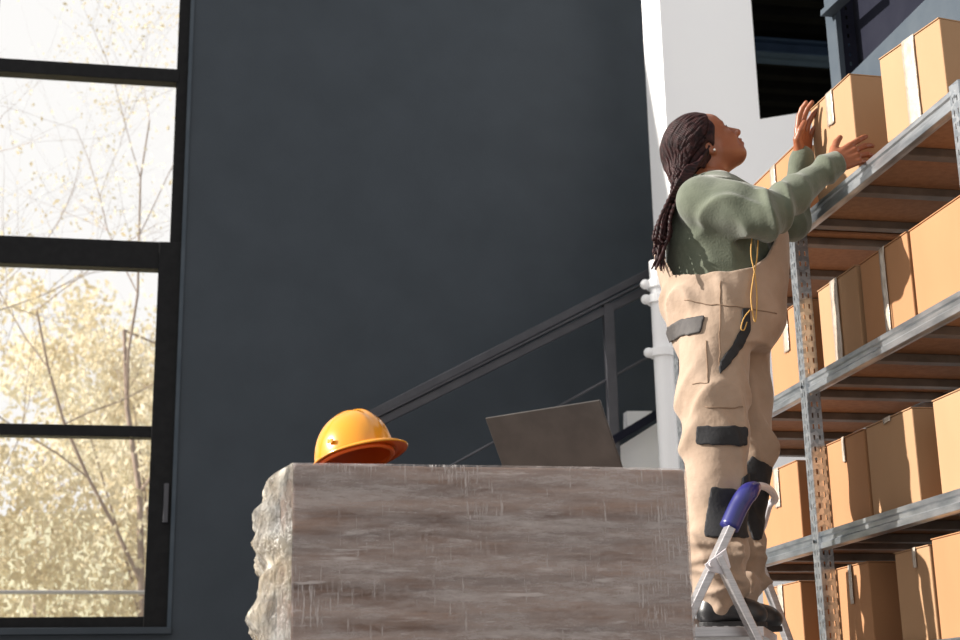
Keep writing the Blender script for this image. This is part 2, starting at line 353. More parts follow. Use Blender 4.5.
# ------------------------------------------------------------------ outside
bm = NB(); 
bmesh.ops.create_grid(bm, x_segments=60, y_segments=40, size=1, matrix=Matrix.Translation((-3, 30, 0)) @ Matrix.Diagonal((25, 20.5, 1, 1)))
for v in bm.verts: v.co.z = -.3 + .3*math.sin(v.co.x*.5)*math.cos(v.co.y*.3) + max(0, v.co.y-16)*.22
gr = obj('grass_bank', bm, 'ground', smooth=True); gr['kind'] = 'stuff'; tag(gr, 'pale sunlit grassy bank outside beyond the window', 'grass')
def tree(x, y, h, seed, label, leaves, r0=.09, lean=0, spread=.5, lz=(0, 9), base=0, ls=1.):
    rnd = random.Random(seed); t = thing('bare_tree' if leaves < 500 else 'autumn_tree', label, 'tree', (x, y, base), 'trees outside the window')
    bm = NB(); tips = []
    def grow(p, d, L, r, lev):
        pts = [p]; rr = [r]
        for i in range(5):
            d = (d + Vector((rnd.uniform(-1, 1), rnd.uniform(-1, 1), rnd.uniform(-.6, .8)))*.16).normalized()
            p = p + d*L/5; pts.append(p); rr.append(r*(1-.11*(i+1)))
            if lev > 0 and i >= 1:
                for _ in range(1 if lev > 2 else 1 + (rnd.random() < .55)):
                    a = Vector((rnd.uniform(-1, 1), rnd.uniform(-1, 1), rnd.uniform(-.35, .7))).normalized()
                    grow(p, (d*.55+a*spread*1.3).normalized(), L*rnd.uniform(.5, .72), rr[-1]*.6, lev-1)
            if lev <= 1: tips.append(p)
        tube(bm, pts, rr, 5 if lev < 2 else 8)
    grow(Vector((x, y, base)), Vector((lean, 0, 1)).normalized(), h, r0, 4)
    obj('branches', bm, 'bark', t)
    if leaves:
        bm = NB()
        for _ in range(leaves):
            p = rnd.choice(tips)+Vector([rnd.gauss(0, .16) for _ in range(3)]); s = rnd.uniform(.03, .065)*ls
            R = Euler([rnd.uniform(0, 6.3) for _ in range(3)]).to_matrix()
            vs = [bm.verts.new(p+R @ Vector(c)*s) for c in ((-.5, 0, 0), (0, -.3, .05), (.6, 0, 0), (0, .3, .05))]
            bm.faces.new(vs)
        f = obj('foliage', bm, 'leaf', t); f['kind'] = 'stuff'
tree(-3.3, 14.5, 4.8, 11, 'slender bare tree close outside the left of the window', 400, lean=.15, r0=.05)
tree(-.2, 15.5, 4.8, 5, 'golden leaved tree standing outside behind the middle panes', 5200, lean=-.35, r0=.05)
tree(-.3, 21, 3.2, 8, 'low yellow leaved tree far outside near the window edge', 6500, ls=1.9, r0=.04)
tree(-5.0, 20, 4.4, 21, 'pale yellow tree outside on the grassy bank at far left', 6500, ls=1.9, r0=.04)
tree(-2.6, 25, 3.4, 33, 'distant yellow green tree at the top of the bank', 7000, base=1.4, ls=2.6, r0=.04)
def shrub(x, y, base, h, w, seed, label):
    rnd = random.Random(seed); t = thing('golden_shrub', label, 'shrub', (x, y, base), 'leafy shrubs outside')
    bm = NB()
    for k in range(6):
        a = k*1.05; tube(bm, [(x, y, base), (x+w*.3*math.cos(a), y+w*.3*math.sin(a), base+h*.5), (x+w*.6*math.cos(a), y+w*.6*math.sin(a), base+h*.9)], [.03, .02, .006], 5)
    obj('stem', bm, 'bark', t); bm = NB()
    for _ in range(9000):
        r_ = rnd.random()**.4; a = rnd.uniform(0, 2*PI); c_ = rnd.uniform(-1, 1); q_ = math.sqrt(1-c_*c_)
        p = Vector((x+w*r_*q_*math.cos(a), y+w*r_*q_*math.sin(a), base+h*.52+h*.5*r_*c_)); s_ = rnd.uniform(.06, .13)
        p += Vector((nz(p.x, p.y, p.z, 3, seed), 0, nz(p.z, p.x, p.y, 3, seed)))*.16
        R = Euler([rnd.uniform(0, 6.3) for _ in range(3)]).to_matrix()
        bm.faces.new([bm.verts.new(p+R @ Vector(c)*s_) for c in ((-.5, 0, 0), (0, -.3, .05), (.6, 0, 0), (0, .3, .05))])
    f = obj('foliage', bm, 'leaf', t); f['kind'] = 'stuff'
shrub(-.2, 17.2, .0, 4.3, 1.9, 3, 'tall rounded shrub outside behind the right half of the lowest pane')
shrub(-3.2, 17.0, .0, 4.0, 1.9, 4, 'rounded yellow shrub outside behind the left half of the lowest pane')
rl = thing('outdoor_rail', 'thin grey horizontal rail outside behind the lowest window pane', 'rail', (-2, 10.6, 0))
q = atY(70, 593, 10.6)
bm = NB(); tube(bm, [(-5, 10.6, q[2]+.02), (.6, 10.6, q[2]-.0)], .014, 8); obj('rail', bm, 'lamp', rl)
for x in (-4.6, .5):
    bm = NB(); tube(bm, [(x, 10.6, -.3), (x, 10.6, q[2]+.02)], .02, 8); obj('post', bm, 'lamp', rl)

# ------------------------------------------------------------------ boltless shelving
XF = 2.10; DEP = .62
lev = [2.141, 1.557, 1.010, .605]
rack = thing('metal_shelving', 'galvanised slotted steel shelving unit with four levels of cardboard boxes', 'shelving', (XF, 4.7, 0))
yposts = [3.49, 4.70, 6.06]
def post(y, xin, sgn):
    bm = NB()
    slotted(bm, (xin, y, 0), (0, 1, 0), None, .052, 0, 2.15, [.015, .037], .04, .005, .018)
    slotted(bm, (xin, y, 0), (sgn, 0, 0), None, .05, 0, 2.15, [.015, .036], .04, .007, .018)
    o = solid(obj('post', bm, 'galv', rack), .0022)
for y in yposts:
    post(y, XF-.006, 1)
for y in yposts:
    post(y, XF+DEP, -1)
for z in lev:
    for i in range(2):
        y0, y1 = yposts[i]+(.01 if i else .0), yposts[i+1]+.045
        # stepped front beam profile
        for xb, sg in ((XF, 1), (XF+DEP-.01, -1)):
            pr_ = [(0, 0), (0, -.016), (.006, -.020), (.006, -.034), (0, -.038), (0, -.058), (.014, -.062), (.026, -.062), (.026, -.058), (.012, -.054), (.012, -.004), (.026, 0)]
            if sg < 0: pr_ = [(-a, b__) for a, b__ in pr_]
            bm = NB(); prism(bm, [(xb+a, y0 if sg > 0 else y0, z+c) for a, c in pr_], (0, y1-y0, 0)); obj('beam', bm, 'beamm', rack, bevel=.001)
        bm = NB(); box(bm, (XF+.028, y0+.055, z-.016), (XF+DEP-.04, y1-.05, z-.006)); obj('shelf_board', bm, 'board', rack)
        nb = 4
        for k in range(nb):
            yy = y0+.12+(y1-y0-.24)*k/(nb-1)
            bm = NB(); box(bm, (XF+.013, yy-.022, z-.045), (XF+DEP-.025, yy+.022, z-.017)); obj('cross_bar', bm, 'darkgalv', rack, bevel=.002)
        for k in range(2):
            bm = NB(); cyl(bm, (XF-.009, yposts[i+k]+.026, z-.03), .006, .008, 'X', 10); obj('rivet', bm, 'galv', rack)

# ------------------------------------------------------------------ cartons
XC = XF+.05
def carton(name_lab, y0, y1, z0, h, dep=.42, m='card', tapeat=.5, tw=.05, yaw=0., x0=XC, tdrop=.5, piv=None, group='cardboard boxes on the steel shelves', tapem='tape'):
    w = y1-y0
    t = thing('cardboard_box', name_lab, 'box', (x0, y0 if piv is None else piv, z0), group)
    t.rotation_euler = (0, 0, yaw)
    def child(nm, bm, mm_, **k):
        o = obj(nm, bm, mm_, None, **k); o.parent = t; return o
    bm = NB(); box(bm, (0, 0, 0), (dep, w, h-.004)); child('carton', bm, m, bevel=.004)
    ym = w*tapeat
    for a, b__ in ((0, ym-.0015), (ym+.0015, w)):
        bm = NB(); box(bm, (-.003, a, h-.004), (dep+.003, b__, h)); child('flap', bm, m, bevel=.0015)
    # tape goes over the top seam and down the front, crinkled end
    bm = NB(); N = 14; zt = h+.0012
    def row(x, z, j=0): return [bm.verts.new((x, ym-tw/2+tw*k/4 + (random.uniform(-.001, .001)), z+(0 if not j else random.uniform(-j, j)))) for k in range(5)]
    rows = [row(dep*.97, zt), row(dep*.5, zt), row(-.004, zt)]
    for k in range(1, N+1): rows.append(row(-.0045-random.uniform(0, .0014), h-(h*tdrop)*k/N, .004 if k == N else 0))
    for a, b__ in zip(rows, rows[1:]):
        for k in range(4): bm.faces.new((a[k], a[k+1], b__[k+1], b__[k]))
    o = child('packing_tape', bm, tapem, smooth=True); s = o.modifiers.new('s', 'SOLIDIFY'); s.thickness = .0006; s.offset = 0
    return t
def fit(near, far, z0, lab, dy0=None, **k):
    pf = atX(*far, XC)
    pn = atX(*near, XC) if near is not None else np.array([XC, pf[1]-(dy0 or .42), pf[2]])
    h = ((pf[2]+pn[2])/2 if near is not None else pf[2])-z0
    print('carton', lab, 'y', round(pn[1], 3), round(pf[1], 3), 'h', round(h, 3))
    return carton(lab, pn[1]+.004, pf[1]-.004, z0, h, **k)
zc = [z+.001 for z in lev]
# second shelf
fit(None, (908.5, 231), zc[1], 'box at right end of the second shelf, just under the top shelf', dep=.44, tdrop=.55, m='card', tapeat=.1)
fit((907, 233), (859, 262), zc[1], 'second shelf box with crinkled tape, right beside the silver taped box', tdrop=.95, tw=.035)
fit((856, 266), (817, 290), zc[1], 'box with full height silver tape strip on the second shelf right of the middle post', tdrop=1., m='card2', tapeat=.55, tw=.06)
fit((803, 299), (768, 322), zc[1], 'box on second shelf tucked behind the slotted post beside her waist')
# third shelf
fit(None, (931.5, 401), zc[2], 'box cut off by the picture edge on the third shelf', m='card2', tdrop=.3, tw=.03)
fit((912, 407), (865, 427), zc[2], 'plain pale box with dark side on the third shelf, right of the short taped one', m='card2', tdrop=.05)
fit((863.5, 428), (818, 449), zc[2], 'shaded box with a short tape tab on the third shelf beside the middle post', tdrop=.28, tw=.022, tapeat=.42)
fit((797, 459), (757, 478), zc[2], 'box on third shelf between the middle post and her knee')
# fourth shelf
fit(None, (930.5, 539), zc[3], 'box at bottom right corner on the lowest visible shelf', m='card')
fit((929, 541), (894, 556), zc[3], 'box with small tape tab on the lowest shelf, left of the corner box', m='card2', tdrop=.22, tw=.022, tapeat=.4)
fit((868, 559), (826, 573), zc[3], 'box with half length tape on the lowest shelf beside the middle post', m='card', tdrop=.45, tw=.025, tapeat=.4)
fit((800, 578), (762, 592), zc[3], 'box on lowest shelf seen between the ladder and the post', m='card')
# top shelf
FB = atZ(887.5, 143, zc[0])                       # far lower front corner of the big box
ft = ray(880, 59); k_ = (FB[1]-CAM[1])/ft[1]; hA = (CAM+ft*k_)[2]-zc[0]
NB_ = atZ(939, 17, zc[0]+hA); dA = NB_[:2]-FB[:2]; LA = float(np.linalg.norm(dA)); yA = math.atan2(dA[0], -dA[1])
print('big box', FB, hA, NB_, LA, math.degrees(yA))
carton('large box with shiny full tape at the right end of the top shelf', 0, LA, zc[0], hA, dep=.36, tdrop=1., tw=.06, m='card2', yaw=yA, x0=float(NB_[0]), piv=float(NB_[1]))
carton('box her hands are steadying on the top shelf edge', 4.19, 4.50, zc[0]+.002, .352, dep=.34, tdrop=.35, m='card2', yaw=.03, x0=XC-.035)
fit((797, 148), (751, 183), zc[0], 'box with pale tape on the top shelf just behind her hands', m='card', tdrop=1., tw=.05)

# ------------------------------------------------------------------ wrapped load
YB = 3.5
b0 = atY(292, 463, YB); b1 = atY(686, 468, YB); ZT = b0[2]
wp = thing('wrapped_pallet_load', 'big brown load wrapped in clear stretch film, hard hat and laptop on top', 'wrapped load', ((b0[0]+b1[0])/2, YB+.4, 0))
BX0, BX1, BY0, BY1 = b0[0]+.003, b1[0]-.004, YB, YB+.60
bm = NB(); box(bm, (BX0, BY0, 0), (BX1, BY1, ZT-.003))
obj('stacked_card', bm, 'wrapcard', wp, bevel=.006)
bm = NB(); NZ = 110; per = []
NXs, NYs = 110, 60
for i in range(NXs): per.append(('f', i/NXs))
for i in range(NYs): per.append(('r', i/NYs))
for i in range(30): per.append(('b', i/30))
for i in range(NYs+20): per.append(('l', i/(NYs+20)))
def film_pt(side, t, z):
    e = .004; zf = z/ZT
    if side == 'f': p = Vector((BX0+(BX1-BX0)*t, BY0-e, z)); nrm = Vector((0, -1, 0)); a = .003
    if side == 'r': p = Vector((BX1+e, BY0+(BY1-BY0)*t, z)); nrm = Vector((1, 0, 0)); a = .004
    if side == 'b': p = Vector((BX1-(BX1-BX0)*t, BY1+e, z)); nrm = Vector((0, 1, 0)); a = .004
    if side == 'l':
        p = Vector((BX0-e, BY1-(BY1-BY0)*t, z)); nrm = Vector((-1, 0, 0)); a = .010
    edge = min(t, 1-t)*6; edge = min(1, edge)
    d = a*nz(p.x+p.y, p.y, p.z, 38, 1)*edge+a*.7*nz(p.x-p.y, p.y*2, p.z, 85, 4)*edge
    if side == 'l':
        u_ = 1-t; bulge = .074*min(1, u_/.05)**.6*(1-math.exp(-(ZT-z)/.022))*math.sin(PI*min(1, t*2.2)*.5)*(.8+.2*math.cos(u_*7))
        d += bulge*(1+.22*math.sin(z*31)+.12*math.sin(z*77+p.y*20))
    return p+nrm*(abs(d) if side != 'l' else max(d, .001))
zlist = [ZT*(k/NZ) for k in range(NZ+1)]
rings = [[bm.verts.new(film_pt(s, t, z)) for s, t in per] for z in zlist]
K = len(per)
for i in range(NZ):
    for j in range(K): bm.faces.new((rings[i][j], rings[i][(j+1) % K], rings[i+1][(j+1) % K], rings[i+1][j]))
# gathered film lip folded on to the top
lip = [bm.verts.new((v.co.x+(.0 if abs(v.co.x-BX0) > .05 else .0)+((BX0+BX1)/2-v.co.x)*.10, v.co.y+((BY0+BY1)/2-v.co.y)*.10, ZT+.0015+abs(random.gauss(0, .0015)))) for v in rings[-1]]
for j in range(K): bm.faces.new((rings[-1][j], rings[-1][(j+1) % K], lip[(j+1) % K], lip[j]))
fo = obj('stretch_film', bm, 'film', wp, smooth=True); fo.data.materials.append(MT['film2'])
for p_ in fo.data.polygons:
    if p_.normal.x < -.2 and p_.center.x < BX0+.03: p_.material_index = 1

# ------------------------------------------------------------------ hard hat
hc = atY(355, 462, 3.66); HX, HY, HZ = hc[0], 3.66, ZT+.006
hat = thing('hard_hat', 'yellow orange hard hat lying on the wrapped load', 'hard hat', (HX, HY, HZ))
ang = math.radians(-52)      # direction of the peak
def hrot(v): return Vector((v[0]*math.cos(ang)-v[1]*math.sin(ang), v[0]*math.sin(ang)+v[1]*math.cos(ang), v[2]))
TILT = Matrix.Rotation(math.radians(-14), 3, Vector((-math.sin(ang), math.cos(ang), 0)))
def hp(v): 
    w_ = TILT @ hrot(v); return w_*.86+Vector((HX, HY, HZ+.034))
bm = NB(); NR, NA = 22, 72; R_ = []
for i in range(NR+1):
    ph = PI/2*i/NR; row = []
    for j in range(NA):
        a = 2*PI*j/NA; ca, sa = math.cos(a), math.sin(a)
        r = math.cos(ph)**.85; z = math.sin(ph)
        x = .132*r*ca; y = .108*r*sa; zz_ = .145*z
        d = 1.0
        # three crown ridges running front to back
        for c in (0, .033, -.033):
            k = math.exp(-((y-c)/.0075)**2)*(1 if z > .35 else max(0, (z-.1)/.25)); d += .045*k*(1 if c == 0 else .55)
        row.append(bm.verts.new(hp((x*(1+(d-1)*.5), y, zz_*d))))
    R_.append(row)
for i in range(NR):
    for j in range(NA): bm.faces.new((R_[i][j], R_[i][(j+1) % NA], R_[i+1][(j+1) % NA], R_[i+1][j]))
bmesh.ops.remove_doubles(bm, verts=bm.verts, dist=.0004)
sh_o = solid(obj('shell', bm, 'hat', hat, smooth=True), .003, -1); sh_o.data.materials.append(MT['hatin']); sh_o.modifiers['s'].material_offset = 1
bm = NB(); prevr = None
for s in range(5):
    row = []
    for j in range(NA):
        a = 2*PI*j/NA; ca, sa = math.cos(a), math.sin(a); f = s/4
        peak = max(0, ca)**1.6; wd = .010+.048*peak
        row.append(bm.verts.new(hp(((.132+wd*f)*ca, (.108+(.010+.018*peak)*f)*sa, .001-.004*f-.012*peak*f*f+.004*math.sin(PI*f)))))
    if prevr:
        for j in range(NA): bm.faces.new((prevr[j], prevr[(j+1) % NA], row[(j+1) % NA], row[j]))
    prevr = row
br = solid(obj('brim', bm, 'hat', hat, smooth=True), .004, 0)
br.data.materials.append(MT['hatin']); br.modifiers['s'].material_offset = 1
bm = NB(); tube(bm, [hp((.124*math.cos(a), .10*math.sin(a), -.006)) for a in np.linspace(0, 2*PI, 49)], .006, 6, caps=False)
obj('headband', bm, 'hatin', hat, smooth=True)
bm = NB(); box(bm, (-.010, -.002, -.006), (.010, .003, .006), Matrix.Translation(hp((.02, -.112, .035))) @ Matrix.Rotation(ang, 4, 'Z')); obj('side_slot', bm, 'hat', hat, bevel=.003)
ball_ = None

# ------------------------------------------------------------------ laptop
lp0 = atY(514, 465, 3.88); 
LZ = ZT+.005
lap = thing('laptop', 'dark grey open laptop standing on the wrapped load', 'laptop', (lp0[0]+.15, 3.75, LZ))
wdir = Vector((.70, -.714, 0)); ndir = Vector((-.714, -.70, 0))
Lw, Lh = .362, .208
hinge0 = Vector((lp0[0]-.004, 3.915, LZ+.014))
tl = math.radians(33)
updir = (Vector((0, 0, 1))*math.cos(tl)+ndir*math.sin(tl)).normalized(); lnrm = wdir.cross(updir).normalized()
def slab(bm, o, a, b_, c):
    """slab from o along a, b with thickness c (vectors)"""
    prism(bm, [o, o+a, o+a+b_, o+b_], c)
bm = NB(); slab(bm, hinge0, wdir*Lw, updir*Lh, lnrm*.006); obj('lid', bm, 'laptop', lap, bevel=.002)
bm = NB(); slab(bm, hinge0+updir*.012+wdir*.008-lnrm*.0008, wdir*(Lw-.016), updir*(Lh-.02), -lnrm*.0004)
obj('screen', bm, 'laptopdark', lap)
bm = NB(); slab(bm, hinge0-Vector((0, 0, .013)), wdir*Lw, -ndir*.245, Vector((0, 0, .013))); obj('base', bm, 'laptop', lap, bevel=.002)
bm = NB(); slab(bm, hinge0-ndir*.03+wdir*.02+Vector((0, 0, .0005)), wdir*(Lw-.04), -ndir*.11, Vector((0, 0, .001))); obj('keyboard', bm, 'laptopdark', lap)
bm = NB(); tube(bm, [hinge0+wdir*.03, hinge0+wdir*(Lw-.03)], .006, 10); obj('hinge', bm, 'laptopdark', lap)

# ------------------------------------------------------------------ step ladder
YN, YFAR = 4.16, 4.62
OFX = .23
zstep = .662
lad = thing('step_ladder', 'aluminium step ladder with blue plastic hoop under her feet', 'step ladder', (1.65, 4.38, 0))
f_top = atY(737, 512, YN); f_low = atY(694, 605, YN)
def down(a, b__, z):
    t = (z-a[2])/(b__[2]-a[2]); return a+(b__-a)*t
f_bot = down(f_top, f_low, .02)
r_top = atY(719, 558, YN); r_low = atY(757, 638, YN); r_bot = down(r_top, r_low, .02)
def shiftY(p, y): return np.array([p[0]+OFX*(y-YN)/(YFAR-YN), y, p[2]])
for y in (YN, YFAR):
    bm = NB(); bar(bm, shiftY(f_top, y), shiftY(f_bot, y), .024, .052, (0, 1, 0)); obj('front_rail', bm, 'alu', lad, bevel=.003)
    ya_ = y+(.032 if y > 4.3 else -.032)
    ra_, rb_ = (shiftY(r_top, ya_), shiftY(r_bot, ya_)) if y < 4.3 else (atY(746, 528, ya_), down(atY(746, 528, ya_), atY(788, 640, ya_), .02))
    bm = NB(); bar(bm, ra_, rb_, .022, .045, (0, 1, 0)); obj('rear_leg', bm, 'alu', lad, bevel=.003)
    far_bot = rb_
    yo = y-.046 if y < 4.3 else y+.046
    bm = NB(); c1, c2, c3, c4, c5 = [shiftY(atY(px, py, YN), yo) for px, py in ((707, 566), (728, 550), (733, 569), (726, 576), (712, 573))]
    prism(bm, [c1, c2, c3, c4, c5], (0, .006, 0)); obj('hinge_plate', bm, 'plastic', lad, bevel=.002)
    bm = NB(); q = shiftY(atY(714, 566, YN), yo-.004 if y < 4.3 else yo+.008); cyl(bm, q, .008, .008, 'Y', 14); obj('rivet', bm, 'plastic', lad)
    for p_ in (f_bot, r_bot):
        yy = y if p_ is f_bot else y+(.032 if y > 4.3 else -.032)
        pq = shiftY(p_, yy) if p_ is f_bot else far_bot
        bm = NB(); box(bm, (pq[0]-.03, yy-.02, 0), (pq[0]+.03, yy+.02, .04)); obj('rubber_foot', bm, 'rubber', lad, bevel=.004)
# blue hoop
h1 = shiftY(atY(729, 528, YN), YN); h2 = atY(739, 506, YN); h3 = atY(747, 494, YN)
far = np.array([OFX, YFAR-YN, 0])
bl = catmull([h1, h2, h3, atY(757, 486, YN+.05)], 6)
bm = NB(); tube(bm, bl, [.030]*(len(bl)-5)+[.028, .026, .023, .019, .014], 14); obj('hoop_sleeve', bm, 'blue', lad, smooth=True)
gl_ = catmull([h3, atY(757, 486, YN+.05), atY(769, 489, YN+.20), atY(775, 499, YN+.36), atY(769, 506, YN+.46), f_top+far+np.array([.03, .0, .01]), f_top+far-np.array([.01, 0, .03])], 6)
bm = NB(); tube(bm, gl_, .012, 12); obj('hoop', bm, 'plastic', lad, smooth=True)
# platform + one lower step
px0 = down(f_top, f_low, zstep-.02)[0]-.03; px1 = down(r_top, r_low, zstep-.02)[0]+.03
def par(x0, x1, z0, z1, ya=.014, yb=-.014):
    A1_ = lambda x, y, z: shiftY((x, 0, z), y)
    bm = NB(); prism(bm, [A1_(x0, YN+ya, z0), A1_(x1, YN+ya, z0), A1_(x1, YFAR+yb, z0), A1_(x0, YFAR+yb, z0)], (0, 0, z1-z0)); return bm
plat = obj('platform', par(px0, px1, zstep-.032, zstep-.002), 'alu', lad, bevel=.002)
for k in range(7):
    xx = px0+.015+k*(px1-px0-.03)/7; obj('tread_rib', par(xx, xx+.012, zstep-.002, zstep, .02, -.02), 'alu', plat)
for zs in (.45, .22):
    c = down(f_top, f_low, zs); obj('step', par(c[0]-.05, c[0]+.06, zs-.025, zs), 'alu', lad, bevel=.002)
c = down(r_top, r_low, .3); obj('cross_brace', par(c[0]-.01, c[0]+.01, .28, .32, -.02, .02), 'alu', lad)

# ------------------------------------------------------------------ implicit modelling
class Vol:
    def __init__(s, lo, hi, h):
        s.lo = np.array(lo, float); s.h = h; s.n = np.ceil((np.array(hi)-s.lo)/h).astype(int)+1
        s.a = np.full(s.n, .2, np.float32)
    def sl(s, lo, hi):
        i0 = np.clip(np.floor((np.array(lo)-s.lo)/s.h).astype(int), 0, s.n); i1 = np.clip(np.ceil((np.array(hi)-s.lo)/s.h).astype(int)+1, 0, s.n)
        g = [(s.lo[k]+s.h*np.arange(i0[k], i1[k])).astype(np.float32) for k in range(3)]
        return tuple(slice(a, b__) for a, b__ in zip(i0, i1)), g[0][:, None, None], g[1][None, :, None], g[2][None, None, :]
    def op(s, fn, lo, hi, k=.01, mode='u'):
        S_, x, y, z = s.sl(lo, hi)
        if s.a[S_].size == 0: return
        d = fn(x, y, z); a = s.a[S_]
        if mode == 'u':
            hh = np.maximum(k-np.abs(a-d), 0)/k; s.a[S_] = np.minimum(a, d)-hh*hh*k*.25
        else:
            d = -d; hh = np.maximum(k-np.abs(a-d), 0)/k; s.a[S_] = np.maximum(a, d)+hh*hh*k*.25
    def cone(s, a, b__, ra, rb, k=.01, mode='u'):
        a = np.array(a, float); b__ = np.array(b__, float); m_ = max(ra, rb)+k+.012
        ba = b__-a; L = ba@ba+1e-12
        def fn(x, y, z):
            t = np.clip(((x-a[0])*ba[0]+(y-a[1])*ba[1]+(z-a[2])*ba[2])/L, 0, 1)
            return np.sqrt((x-a[0]-t*ba[0])**2+(y-a[1]-t*ba[1])**2+(z-a[2]-t*ba[2])**2)-(ra+(rb-ra)*t)
        s.op(fn, np.minimum(a, b__)-m_, np.maximum(a, b__)+m_, k, mode)
    def chain(s, P, r, k=.01):
        for i in range(len(P)-1): s.cone(P[i], P[i+1], r[i], r[i+1], k)
    def ell(s, c, r, Rm=None, k=.01, mode='u'):
        c = np.array(c, float); r = np.array(r, float); m_ = r.max()+k+.012; Rm = np.eye(3) if Rm is None else Rm
        def fn(x, y, z):
            X, Y, Z = x-c[0], y-c[1], z-c[2]
            q = [(Rm[0, i]*X+Rm[1, i]*Y+Rm[2, i]*Z)/r[i] for i in range(3)]
            L = np.sqrt(q[0]**2+q[1]**2+q[2]**2); G = np.sqrt((q[0]/r[0])**2+(q[1]/r[1])**2+(q[2]/r[2])**2)
            return L*(L-1)/(G+1e-6)
        s.op(fn, c-m_, c+m_, k, mode)
    def loft(s, rows, k=.02, mode='u', grow=0, extra=None):
        rows = sorted(rows); zz_ = np.array([r[0] for r in rows]); 
        col = [np.array([r[i] for r in rows]) for i in range(1, 5)]
        def fn(x, y, z):
            zf = z.ravel(); cx, cy, rx, ry = [np.interp(zf, zz_, c)[None, None, :] for c in col]
            rx = rx+grow; ry = ry+grow
            q = np.sqrt(((x-cx)/rx)**2+((y-cy)/ry)**2); d = (q-1)*np.minimum(rx, ry)
            e = np.maximum(z-zz_[-1]-grow, zz_[0]-grow-z)
            d = np.maximum(d, e)
            if extra is not None: d = extra(x, y, z, d)
            return d
        mr = max(col[2].max(), col[3].max())+.08
        s.op(fn, (col[0].min()-mr, col[1].min()-mr, zz_[0]-.03-grow), (col[0].max()+mr, col[1].max()+mr, zz_[-1]+.03+grow), k, mode)
    def disp(s, fn):
        act = np.abs(s.a) < .03; idx = np.argwhere(act); p = s.lo+idx*s.h
        s.a[act] += fn(p[:, 0], p[:, 1], p[:, 2]).astype(np.float32)
    def mesh(s, name, smooth=1):
        a = s.a; h = s.h; neg = a < 0; nx, ny, nz_ = a.shape
        cnt = np.zeros((nx-1, ny-1, nz_-1), np.uint8)
        cs = [(i, j, k) for i in (0, 1) for j in (0, 1) for k in (0, 1)]
        for i, j, k in cs: cnt += neg[i:nx-1+i, j:ny-1+j, k:nz_-1+k]
        act = (cnt > 0) & (cnt < 8); idx = np.argwhere(act); vid = np.full(cnt.shape, -1, np.int32); vid[act] = np.arange(len(idx))
        acc = np.zeros((len(idx), 3)); w = np.zeros(len(idx)); I, J, K_ = idx.T
        for c0 in cs:
            for ax in range(3):
                if c0[ax]: continue
                c1 = list(c0); c1[ax] = 1
                v0 = a[I+c0[0], J+c0[1], K_+c0[2]]; v1 = a[I+c1[0], J+c1[1], K_+c1[2]]
                m_ = (v0 < 0) != (v1 < 0); t = np.where(m_, v0/(v0-v1+1e-12), 0)
                p = np.array(c0)[None, :]+np.zeros((len(idx), 3)); p[:, ax] += t
                acc[m_] += p[m_]; w[m_] += 1
        vert = s.lo+(idx+acc/w[:, None])*h
        quads = []
        for ax in range(3):
            b1_, b2_ = [(1, 2), (2, 0), (0, 1)][ax]
            sA = [slice(None)]*3; sB = [slice(None)]*3; sA[ax] = slice(0, -1); sB[ax] = slice(1, None)
            e = neg[tuple(sA)] != neg[tuple(sB)]; E_ = np.argwhere(e)
            E_ = E_[(E_[:, b1_] > 0) & (E_[:, b2_] > 0) & (E_[:, b1_] < a.shape[b1_]-1) & (E_[:, b2_] < a.shape[b2_]-1)]
            sg = neg[tuple(E_.T)]
            q = []
            for d1, d2 in ((1, 1), (0, 1), (0, 0), (1, 0)):
                c = E_.copy(); c[:, b1_] -= d1; c[:, b2_] -= d2; q.append(vid[tuple(c.T)])
            q = np.stack(q, 1); q[~sg] = q[~sg][:, ::-1]; quads.append(q)
        Q = np.concatenate(quads); Q = Q[(Q >= 0).all(1)]
        for _ in range(smooth):      # light laplacian
            acc = np.zeros_like(vert); w = np.zeros(len(vert))
            for i in range(4):
                np.add.at(acc, Q[:, i], vert[Q[:, (i+1) % 4]]); np.add.at(w, Q[:, i], 1)
            vert = vert*.4+.6*acc/np.maximum(w, 1)[:, None]
        me = bpy.data.meshes.new(name); me.vertices.add(len(vert)); me.vertices.foreach_set('co', vert.ravel())
        me.loops.add(Q.size); me.loops.foreach_set('vertex_index', Q.ravel().astype(np.int32))
        me.polygons.add(len(Q)); me.polygons.foreach_set('loop_start', np.arange(0, Q.size, 4, dtype=np.int32)); me.polygons.foreach_set('use_smooth', np.ones(len(Q), bool))
        me.update(calc_edges=True); me.validate(); return me, vert, Q

# ------------------------------------------------------------------ the person
YC = 4.40
def Q(px, py, dy=0.): return atY(px, py, YC+dy)
PXM = 1450/4.85
person = thing('person', 'woman with long dark braids in green sweater and beige overalls reaching up to a box', 'person', (1.62, YC, zstep))
def rows_from(tab, dy=0):
    out = []
    for py, xl_, xr_, ry in tab:
        a = Q(xl_, py, dy); c = Q(xr_, py, dy); m_ = (a+c)/2; hw = (c[0]-a[0])/2
        rx = math.sqrt(max((hw)**2-(ry*.36)**2, .002))/.935
        out.append((m_[2], m_[0], YC+dy, rx, ry))
    return out
# head frame
HC = Q(708, 146, .02); hyaw = math.radians(-4); hpit = math.radians(-40)
RH = np.array((Matrix.Rotation(hyaw, 3, 'Z') @ Matrix.Rotation(hpit, 3, 'Y')))
HS = 1.02
def Hd(x, y, z): return HC+RH@(np.array([x, y, z])*HS)
v = Vol((1.40, 3.98, .66), (2.26, 4.78, 2.58), .0036)
